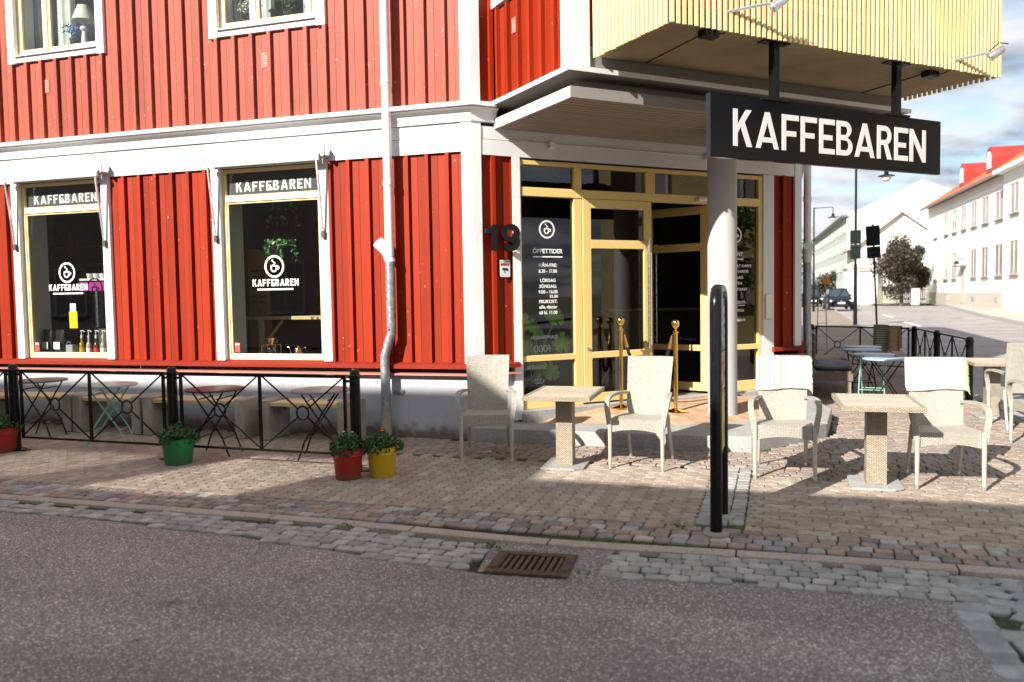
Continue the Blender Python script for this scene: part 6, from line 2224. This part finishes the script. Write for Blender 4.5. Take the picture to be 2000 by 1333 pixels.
# ------------------------------------------------------------------ cars
M['car_paint'] = plain('dark_car_paint', (0.006, 0.007, 0.012), 0.3, 0.0, 0.1, 2, spec=.15)
M['car_glass'] = plain('car_glass', (0.03, 0.045, 0.055), 0.05)
M['tyre'] = plain('tyre', (0.015, 0.015, 0.015), 0.9)
M['headlight'] = plain('headlight', (0.75, 0.75, 0.75), 0.1)
def car(loc, rz, label):
    """small hatchback, front towards -y"""
    r = thing('parked_car', label, 'car', loc, rz, 'dark cars on the side street')
    S_ = [(-2.00, .62, .38, .62), (-1.96, .74, .24, .74), (-1.6, .84, .2, .84), (-1.0, .86, .2, .95), (-.6, .86, .2, .99), (.6, .86, .2, 1.0), (1.5, .85, .2, .98), (1.9, .80, .28, .92), (1.98, .70, .42, .85)]
    b = MB()
    rings = []
    for y, hw, z0, z1 in S_:
        pr = [(-hw * .93, z0), (-hw, z0 + (z1 - z0) * .45), (-hw * .95, z0 + (z1 - z0) * .9), (-hw * .82, z1), (hw * .82, z1), (hw * .95, z0 + (z1 - z0) * .9), (hw, z0 + (z1 - z0) * .45), (hw * .93, z0)]
        rings.append([b.p(x, y, z) for x, z in pr])
    for a, c in zip(rings, rings[1:]):
        for j in range(8):
            b.face((a[j], a[(j + 1) % 8], c[(j + 1) % 8], c[j]))
    b.face(rings[0])
    b.face(rings[-1][::-1])
    body = b.build('body', 'car_paint', r, smooth=True, bevel=0)
    b = MB()
    lo = [(-.70, -1.02, .955), (.70, -1.02, .955), (.74, 1.75, .98), (-.74, 1.75, .98)]
    hi = [(-.54, -.25, 1.50), (.54, -.25, 1.50), (.55, 1.35, 1.48), (-.55, 1.35, 1.48)]
    i0 = [b.p(*q) for q in lo]
    i1 = [b.p(*q) for q in hi]
    for j in range(4):
        b.face((i0[j], i0[(j + 1) % 4], i1[(j + 1) % 4], i1[j]))
    b.build('windows', 'car_glass', r)
    MB().prism([(-.57, -.30), (.57, -.30), (.58, 1.42), (-.58, 1.42)], 1.485, 1.53, 'xy').build('roof', 'car_paint', r, bevel=.02)
    for s in (-1, 1):
        b = MB()
        b.bar((s * .72, -1.04, .955), (s * .555, -.26, 1.50), .06, .05)
        b.build('pillar', 'car_paint', r)
        b = MB()
        b.prism([(s * .40, .66), (s * .74, .72), (s * .77, .60), (s * .45, .55)], -1.985, -1.90, 'xz')
        b.build('headlight', 'headlight', r)
        MB().box(s * .80 - .09, s * .80 + .09, -.82, -.74, .98, 1.10).build('mirror', 'car_paint', r, bevel=.02)
        for y in (-1.28, 1.25):
            w = MB(Matrix.Translation((s * .78, y, .30)) @ Matrix.Rotation(PI / 2, 4, 'Y')).lathe([(.20, -.09), (.30, -.085), (.31, 0), (.30, .085), (.20, .09)], n=24).build('wheel', 'tyre', r, smooth=True)
            MB(Matrix.Translation((s * .78, y, .30)) @ Matrix.Rotation(PI / 2, 4, 'Y')).lathe([(.19, -.095), (.19, .095)], n=20).build('rim', 'alu', w)
    MB().box(-.30, .30, -2.02, -1.95, .58, .66).build('grille', 'black_matt', r)
    MB().box(-.45, .45, -2.01, -1.93, .28, .40).build('air_intake', 'black_matt', r)
    MB().box(-.25, .25, -2.035, -2.021, .44, .55).build('number_plate', 'letter', r)
    MB().lathe([(.045, 0), (.04, .012)], n=14).T
    MB(Matrix.Translation((0, -2.022, .62)) @ Matrix.Rotation(PI / 2, 4, 'X')).lathe([(.05, 0), (.04, .012)], n=14).build('badge', 'alu', r)
    return r
cr = car((7.43, 56.5, gz(55)), R(4), 'dark small hatchback facing the viewer beside the lamp post with sign backs')
cr2 = dup(cr, (5.9, 67.0, gz(66)), R(6), 'dark hatchback standing behind the nearer car by the second lamp')

# ------------------------------------------------------------------ houses, trees and fences down the side street
M['house_white'] = plain('white_render_wall', (0.80, 0.79, 0.75), 0.8, 0, 0.04, 0.6)
M['orange_tile'] = NT('orange_roof_tile').m
t = NT('orange_clay_tile')
wv = t.n('TexWave', wave_type='BANDS', bands_direction='Y')
wv.inputs['Scale'].default_value = 1.2
t.t.links.new(t.pos(), wv.inputs['Vector'])
f = t.noise(2.5, 4, .6, vec=t.pos())
t.col(t.ramp(f, [(.3, (0.33, 0.10, 0.04)), (.7, (0.45, 0.15, 0.055))]))
t.rough(.85)
t.bump(wv.outputs['Fac'], .5, .04)
M['orange_tile'] = t.m
M['dormer_red'] = plain('red_sheet_metal', (0.33, 0.03, 0.022), 0.4, 0, 0.1, 1)
M['mint_wall'] = plain('pale_mint_render', (0.42, 0.465, 0.43), 0.8, 0, 0.04, 0.3)
M['eave_grey'] = plain('grey_eave', (0.16, 0.16, 0.16), 0.6)
M['far_pane'] = plain('far_window_glass', (0.30, 0.285, 0.285), 0.1, 0, 0.25, 0.8)
M['pink_frame'] = plain('pinkish_window_frame', (0.55, 0.47, 0.45), 0.6)
def window_part(root, T, x, z0, z1, w, casements=2, fm='pink_frame', gm='far_pane', sill=True):
    b = MB(T)
    b.box(x - w / 2, x + w / 2, -.05, -.02, z1 - .07, z1)
    b.box(x - w / 2, x + w / 2, -.05, -.02, z0, z0 + .07)
    for k in range(casements + 1):
        xx = x - w / 2 + .03 + (w - .06) * k / casements
        b.box(xx - .04, xx + .04, -.049, -.021, z0 + .07, z1 - .07)
    f = b.build('window', fm, root)
    MB(T).box(x - w / 2, x + w / 2, -.019, .02, z0, z1).build('pane', gm, f)
    if sill:
        MB(T).box(x - w / 2 - .08, x + w / 2 + .08, -.16, -.0, z0 - .08, z0 - .02).build('sill', 'eave_grey', f)
    return f
A, B_ = Vector((17.22, 50.9, .2)), Vector((16.46, 76.5, .3))
wh = thing('white_house', 'long white two storey house with orange tiled roof and red dormers', 'house', A, math.atan2((A - B_).y, (A - B_).x) + 0)
ang = math.atan2(B_.y - A.y, B_.x - A.x)          # along the facade, away from the viewer
wh.rotation_euler = (0, 0, ang + PI)               # local x runs towards the viewer, y inward
HL = (B_ - A).length
MB().box(-HL, 0, 0, 10, -.4, 8.75).build('wall', 'house_white', wh)
MB().box(-HL - .02, .0, -.03, 0, -.4, 1.1).build('plinth', col('pale_stone', (0.46, 0.42, 0.36), 0.85), wh)
b = MB()
e = .55
P_ = [(-HL - e, -e, 8.81), (13.9, -e, 8.81), (13.9, 10 + e, 8.81), (-HL - e, 10 + e, 8.81)]
Rg = [(-HL + 4.6, 5, 12.6), (13.9, 5, 12.6)]
i0 = [b.p(*q) for q in P_]
i1 = [b.p(*q) for q in Rg]
b.face((i0[0], i0[1], i1[1], i1[0]))
b.face((i0[2], i0[3], i1[0], i1[1]))
b.face((i0[3], i0[0], i1[0]))
b.face((i0[1], i0[2], i1[1]))
b.face((i0[3], i0[2], i0[1], i0[0]))
rf = b.build('roof', 'orange_tile', wh)
MB().box(-HL - e - .03, .3, -e - .08, -e + .03, 8.62, 8.76).build('gutter', 'eave_grey', rf)
for y in (-7.5, -15.5):
    d = MB()
    d.prism([(y - .8, 9.6), (y + .8, 9.6)] + [(y + .8 * math.cos(a), 10.6 + .8 * math.sin(a)) for a in [PI * k / 10 for k in range(11)]], .55, 4.0, 'xz')
    d = d.build('dormer', 'dormer_red', wh)
    MB().prism([(y - .45, 9.85), (y + .45, 9.85)] + [(y + .45 * math.cos(a), 10.6 + .45 * math.sin(a)) for a in [PI * k / 10 for k in range(11)]], .50, .549, 'xz').build('dormer_window', 'house_white', d)
for yy, w, n_, low in ((73.15, 1.5, 2, 1), (68.9, 1.5, 2, 1), (65.96, 1.5, 2, 1), (62.92, 1.5, 2, 0), (59.84, 1.6, 2, 1), (56.76, 1.7, 2, 1), (52.9, 2.7, 3, 1)):
    x = -(yy - 50.9) / math.cos(ang - PI / 2)
    window_part(wh, I4, x, 5.9, 7.75, w, n_)
    if low:
        window_part(wh, I4, x, 2.2, 4.3, w, n_)
dx = -(62.9 - 50.9)
dq = MB().box(dx - .65, dx + .65, -.06, -.031, .35, 2.9).build('door', col('pale_door', (0.52, 0.47, 0.40), 0.6), wh)
MB().box(dx - .9, dx + .9, -.6, 0, 3.1, 3.2).build('door_canopy', 'eave_grey', wh)
q = MB()
q.bar((dx, 0, 3.6), (dx, -.5, 3.75), .05)
q.lathe([(.05, 3.55), (.22, 3.35), (.22, 3.30)], (dx, -.5, 0), 12)
q.build('wall_lamp', 'black_matt', wh, weld=True)
MB().tube([(-.15, -.1, 8.6), (-.15, -.1, .1)], .07, 10).build('downpipe', 'house_white', wh)
for x in (-3, -9, -17):
    MB().box(x - .4, x + .4, -.045, -.031, .45, .8).build('cellar_window', 'far_pane', wh)
# projecting wing
MB().box(.02, 13.5, -.45, 10, -.4, 8.75).build('wing_wall', 'house_white', wh)
MB().box(-.35, 13.9, -1.0, .3, 8.55, 8.80).build('wing_eave', 'house_white', wh)
for x in (2.5, 6.7, 10.9):
    window_part(wh, Matrix.Translation((0, -.45, 0)), x, 5.9, 7.75, 1.7, 2)
    window_part(wh, Matrix.Translation((0, -.45, 0)), x, 2.2, 4.3, 1.7, 2)
# white gabled house
gh = thing('gabled_house', 'white house with its plain gable to the viewer behind the copper tree', 'house', (14.7, 80.5, gz(80)))
GP = [(-3.0, 0), (3.0, 0), (3.0, 6.5), (0, 8.6), (-3.0, 6.5)]
MB().prism([(-4.0, -.4), (3.4, -.4), (3.4, 6.3), (0, 8.75), (-4.0, 5.6)], 0, 12, 'xz').build('wall', 'house_white', gh)
b = MB()
b.poly([(-4.7, -.45, 5.35), (0, -.45, 9.05), (0, 12.4, 9.05), (-4.7, 12.4, 5.35)])
b.poly([(-4.7, -.45, 5.13), (0, -.45, 8.83), (0, 12.4, 8.83), (-4.7, 12.4, 5.13)])
b.poly([(3.9, -.45, 6.1), (0, -.45, 9.05), (0, 12.4, 9.05), (3.9, 12.4, 6.1)])
b.build('roof', 'orange_tile', gh)
for a, c in (((-4.7, 5.25), (0, 8.95)), ((3.9, 6.0), (0, 8.95))):
    MB().bar((a[0], -.5, a[1]), (c[0], -.5, c[1]), .3, .30, (0, 0, 1)).build('barge_board', 'house_white', gh)
window_part(gh, I4, -2.2, 3.9, 4.6, 1.6, 2, 'house_white')
an = thing('white_garage', 'low white garage with panelled doors beside the gabled house', 'garage', (11.1, 79.0, gz(79)))
MB().box(-1.3, 1.35, 0, 6, -.4, 3.35).build('wall', 'house_white', an)
MB().box(-1.45, 1.5, -.15, 6.1, 3.36, 3.5).build('roof', 'pale_stone', an)
for k in range(3):
    MB().box(-1.15 + k * .78, -.45 + k * .78, -.03, -.001, .0, 2.3).build('door_leaf', 'letter', an)
MB().box(-.3, .9, -.05, -.001, 3.0, 3.2).build('name_strip', 'eave_grey', an)
# mint apartment block
mb = thing('apartment_block', 'long pale mint apartment block with rows of windows at the end of the street', 'building', (10.9, 96.0, gz(96)), math.atan2(50, -1.5) )
LB = 50
MB().box(0, LB, -16, 0, -.4, 9.7).build('wall', 'mint_wall', mb)
MB().prism([(-16.4, 9.7), (.5, 9.7), (-8, 13.6)], -.02, LB, 'yz').build('roof', 'mint_wall', mb)
MB().box(-.3, LB + .3, -.1, .6, 9.705, 9.9).build('eave', 'eave_grey', mb)
MF = Matrix.Rotation(PI, 4, 'Z')
for z in (.9, 3.2, 5.5, 7.7):
    for k in range(12):
        x = 2.2 + k * 4.05
        window_part(mb, MF @ Matrix.Translation((0, -.0, 0)), -x, z + .2, z + 1.65, 2.6, 3, 'mint_wall', 'far_pane', False)
MB().box(-.03, -.001, -9, -7.2, 6.6, 6.85).build('gable_vent', 'eave_grey', mb)
# trees
def tree(loc, h, crown, n, size, leaf_m, label, name='tree', trunk=.16, base=1.0, seed=3):
    rnd = random.Random(seed)
    r = thing(name, label, 'tree', loc)
    b = MB()
    b.tube([(0, 0, -.2), (.05, 0, base), (.0, .05, base + (h - base) * .35)], [trunk, trunk * .8, trunk * .55], 9)
    cl = []
    for k in range(11):
        a, q = rnd.uniform(0, 2 * PI), rnd.uniform(.25, .95)
        c = Vector((crown * q * math.cos(a) * .75, crown * q * math.sin(a) * .75, base + (h - base) * rnd.uniform(.12, .86)))
        cl.append((c, crown * rnd.uniform(.36, .56)))
        b.tube([(0, 0, base * .9 + .1 * k * (h - base) / 11), c * .6 + Vector((0, 0, c.z * .35)), c], [trunk * .4, trunk * .25, .02], 5)
    o = b.build('trunk', 'bark', r, weld=False)
    b = MB()
    def fn():
        c, q = cl[random.randrange(len(cl))]
        d = Vector((random.gauss(0, 1), random.gauss(0, 1), random.gauss(0, .8))).normalized()
        return c + d * q * (random.random() ** .4)
    leaf_cloud(b, fn, n, size, .3)
    b.build('crown', leaf_m, r, recalc=False)
    return r
tree((13.3, 69.5, gz(69)), 5.8, 2.3, 9500, .11, 'copper_leaf', 'bushy dark copper-leaved tree in front of the gabled house', base=.9)
tree((14.6, 71.5, gz(71)), 5.2, 1.45, 6500, .11, 'copper_leaf', 'second copper-leaved tree close against the white house', base=1.0, seed=8)
tree((4.6, 92.0, gz(92)), 7, 3.0, 1500, .25, 'green_leaf', 'fresh green tree far down the street beyond the parked cars', base=1.4, seed=5)
tree((9.2, 108, gz(108)), 3.6, 2.4, 1200, .2, 'copper_leaf', 'low reddish hedge-like tree behind the nearer car', base=.4, seed=9)
fe = thing('picket_fence', 'low weathered picket fence in front of the copper trees', 'fence', (11.8, 73.0, gz(73)), math.atan2(-2.2, 3.9))
M['old_fence'] = painted_wood('grey_fence_wood', (0.20, 0.19, 0.14), var=.15)
for k in range(30):
    MB().box(k * .15, k * .15 + .11, 0, .03, .05, 1.55).build('picket', 'old_fence', fe)
for z in (.4, 1.2):
    MB().box(-.1, 4.6, .031, .08, z, z + .09).build('rail', 'old_fence', fe)
tag(sheet('grass_verge', [(11.3, 71.5), (16.2, 68.5), (16.4, 76), (11.5, 77)], gz(72) + .05, col('grass_ground', (0.09, 0.13, 0.03), .9), None), kind='structure')
ub = thing('utility_box', 'small white utility cabinet on the pavement by the picket fence', 'cabinet', (14.3, 68.6, gz(68)))
MB().box(-.3, .3, -.2, .2, 0, 1.35).build('case', 'letter', ub)
MB().box(-.33, .33, -.23, .23, 1.351, 1.40).build('lid', 'alu', ub)

# ------------------------------------------------------------------ houses across the road behind the viewer (they cast the shade)
M['yellow_wall'] = plain('yellow_render', (0.50, 0.40, 0.20), 0.85, 0, 0.06, 0.8)
M['grey_wall'] = plain('greige_render', (0.42, 0.39, 0.35), 0.85, 0, 0.06, 0.8)
M['slate'] = plain('dark_roof', (0.07, 0.06, 0.06), 0.7, 0, 0.15, 2)
def row_house(name, x0, x1, prof, label, m, yf, zs, seed, step=2.6):
    rnd = random.Random(seed)
    r = thing(name, label, 'house', (x0, yf, 0), PI)
    T = Matrix.Translation((-x0, 0, 0))
    q = [(-(x), z) for x, z in prof]
    F = MB(Matrix.Identity(4))
    F.prism([(x0 - x, z) for x, z in prof], .0, 9, 'xz')
    F.build('wall', m, r)
    x = 1.6
    while x < (x1 - x0) - 1.0:
        for z in zs:
            window_part(r, Matrix.Identity(4), -x, z, z + 1.5, 1.25, 2, 'letter')
        x += step
    return r
th = row_house('town_house', -30, -3.5, [(-30, -.3), (-3.5, -.3), (-3.5, 5.35), (-10.4, 5.35), (-10.4, 8.18), (-30, 8.18)], 'tall grey house across the road with added slatted openings letting sun through', 'grey_wall', -12.0, (1.2,), 3)
TW = Matrix.Identity(4)                               # upper wall with added sun openings; local x runs the other way
ox = -30
def hole(a, c, z0, z1):
    return [(ox - a, z0), (ox - c, z0), (ox - c, z1), (ox - a, z1)]
SUN_GAPS = [(-6.80, -5.15, 5.62, 6.86, .022), (-10.0, -7.6, 5.80, 6.72, .036)]  # made-up openings, placed so dim sun patches fall on the pavement
MB().shape([(ox + 10.4, 5.351), (ox + 3.45, 5.351), (ox + 3.45, 6.50), (ox + 4.30, 7.60), (ox + 5.20, 8.18), (ox + 10.4, 8.18)], [hole(*q[:4]) for q in SUN_GAPS], .02, .28).build('sun_gap_wall', 'grey_wall', th)
MB().shape([(ox + 10.4, 5.351), (ox + 3.45, 5.351), (ox + 3.45, 6.50), (ox + 4.30, 7.60), (ox + 5.20, 8.18), (ox + 10.4, 8.18)], [hole(*q[:4]) for q in SUN_GAPS], .28, None).build('sun_gap_wall_back', 'grey_wall', th)
for a, c, z0, z1, w in SUN_GAPS:
    x = a + .03
    while x < c:
        MB().box(ox - x - w / 2, ox - x + w / 2, .14, .16, z0, z1).build('slat', 'letter', th)  # added slats that thin the sun to a soft patch
        x += .060
row_house('town_house', -3.49, 4.8, [(-3.49, -.3), (4.8, -.3), (4.8, 6.43), (-3.49, 6.43)], 'yellow house across the road behind the viewer', 'yellow_wall', -12.0, (1.2, 4.2), 4)
def block(name, label, x0, x1, y0, y1, h, m, faces, zs):
    r = thing(name, label, 'house', (x0, y0, 0))
    w, d = x1 - x0, y1 - y0
    MB().box(0, w, 0, d, -.3, h).build('wall', m, r)
    MB().prism([(-.4, h + .005), (w + .4, h + .005), (w / 2, h + w * .28)], -.4, d + .4, 'xz').build('roof', 'slate', r)
    if 'w' in faces:
        T = Matrix.Translation((0, 0, 0)) @ Matrix.Rotation(-PI / 2, 4, 'Z')
        k = 1.5
        while k < d - 1:
            for z in zs:
                window_part(r, T, -k, z, z + 1.5, 1.25, 2, 'letter')
            k += 2.8
    return r
block('town_house', 'yellow house on the far side of the side street beside the viewer', 17, 27, -2, 20, 6.2, 'yellow_wall', 'w', (1.2, 4.0))
block('town_house', 'white house on the far corner of the crossing', 17.5, 27, -34, -16, 6.5, 'house_white', 'w', (1.2, 4.2))
block('town_house', 'grey house farther along the far side of the side street', 18, 28, 24, 42, 6.0, 'grey_wall', 'w', (1.2, 4.0))
for k, (x, y) in enumerate(((15.3, 1.5), (15.6, 6.0), (15.2, 10.5))):
    tree((x, y, 0), 4.2, 1.7, 900, .14, 'green_leaf', ['round green street tree nearest the crossing across the side street', 'middle green street tree across the side street', 'last green street tree of three across the side street'][k], base=1.3, seed=20 + k)
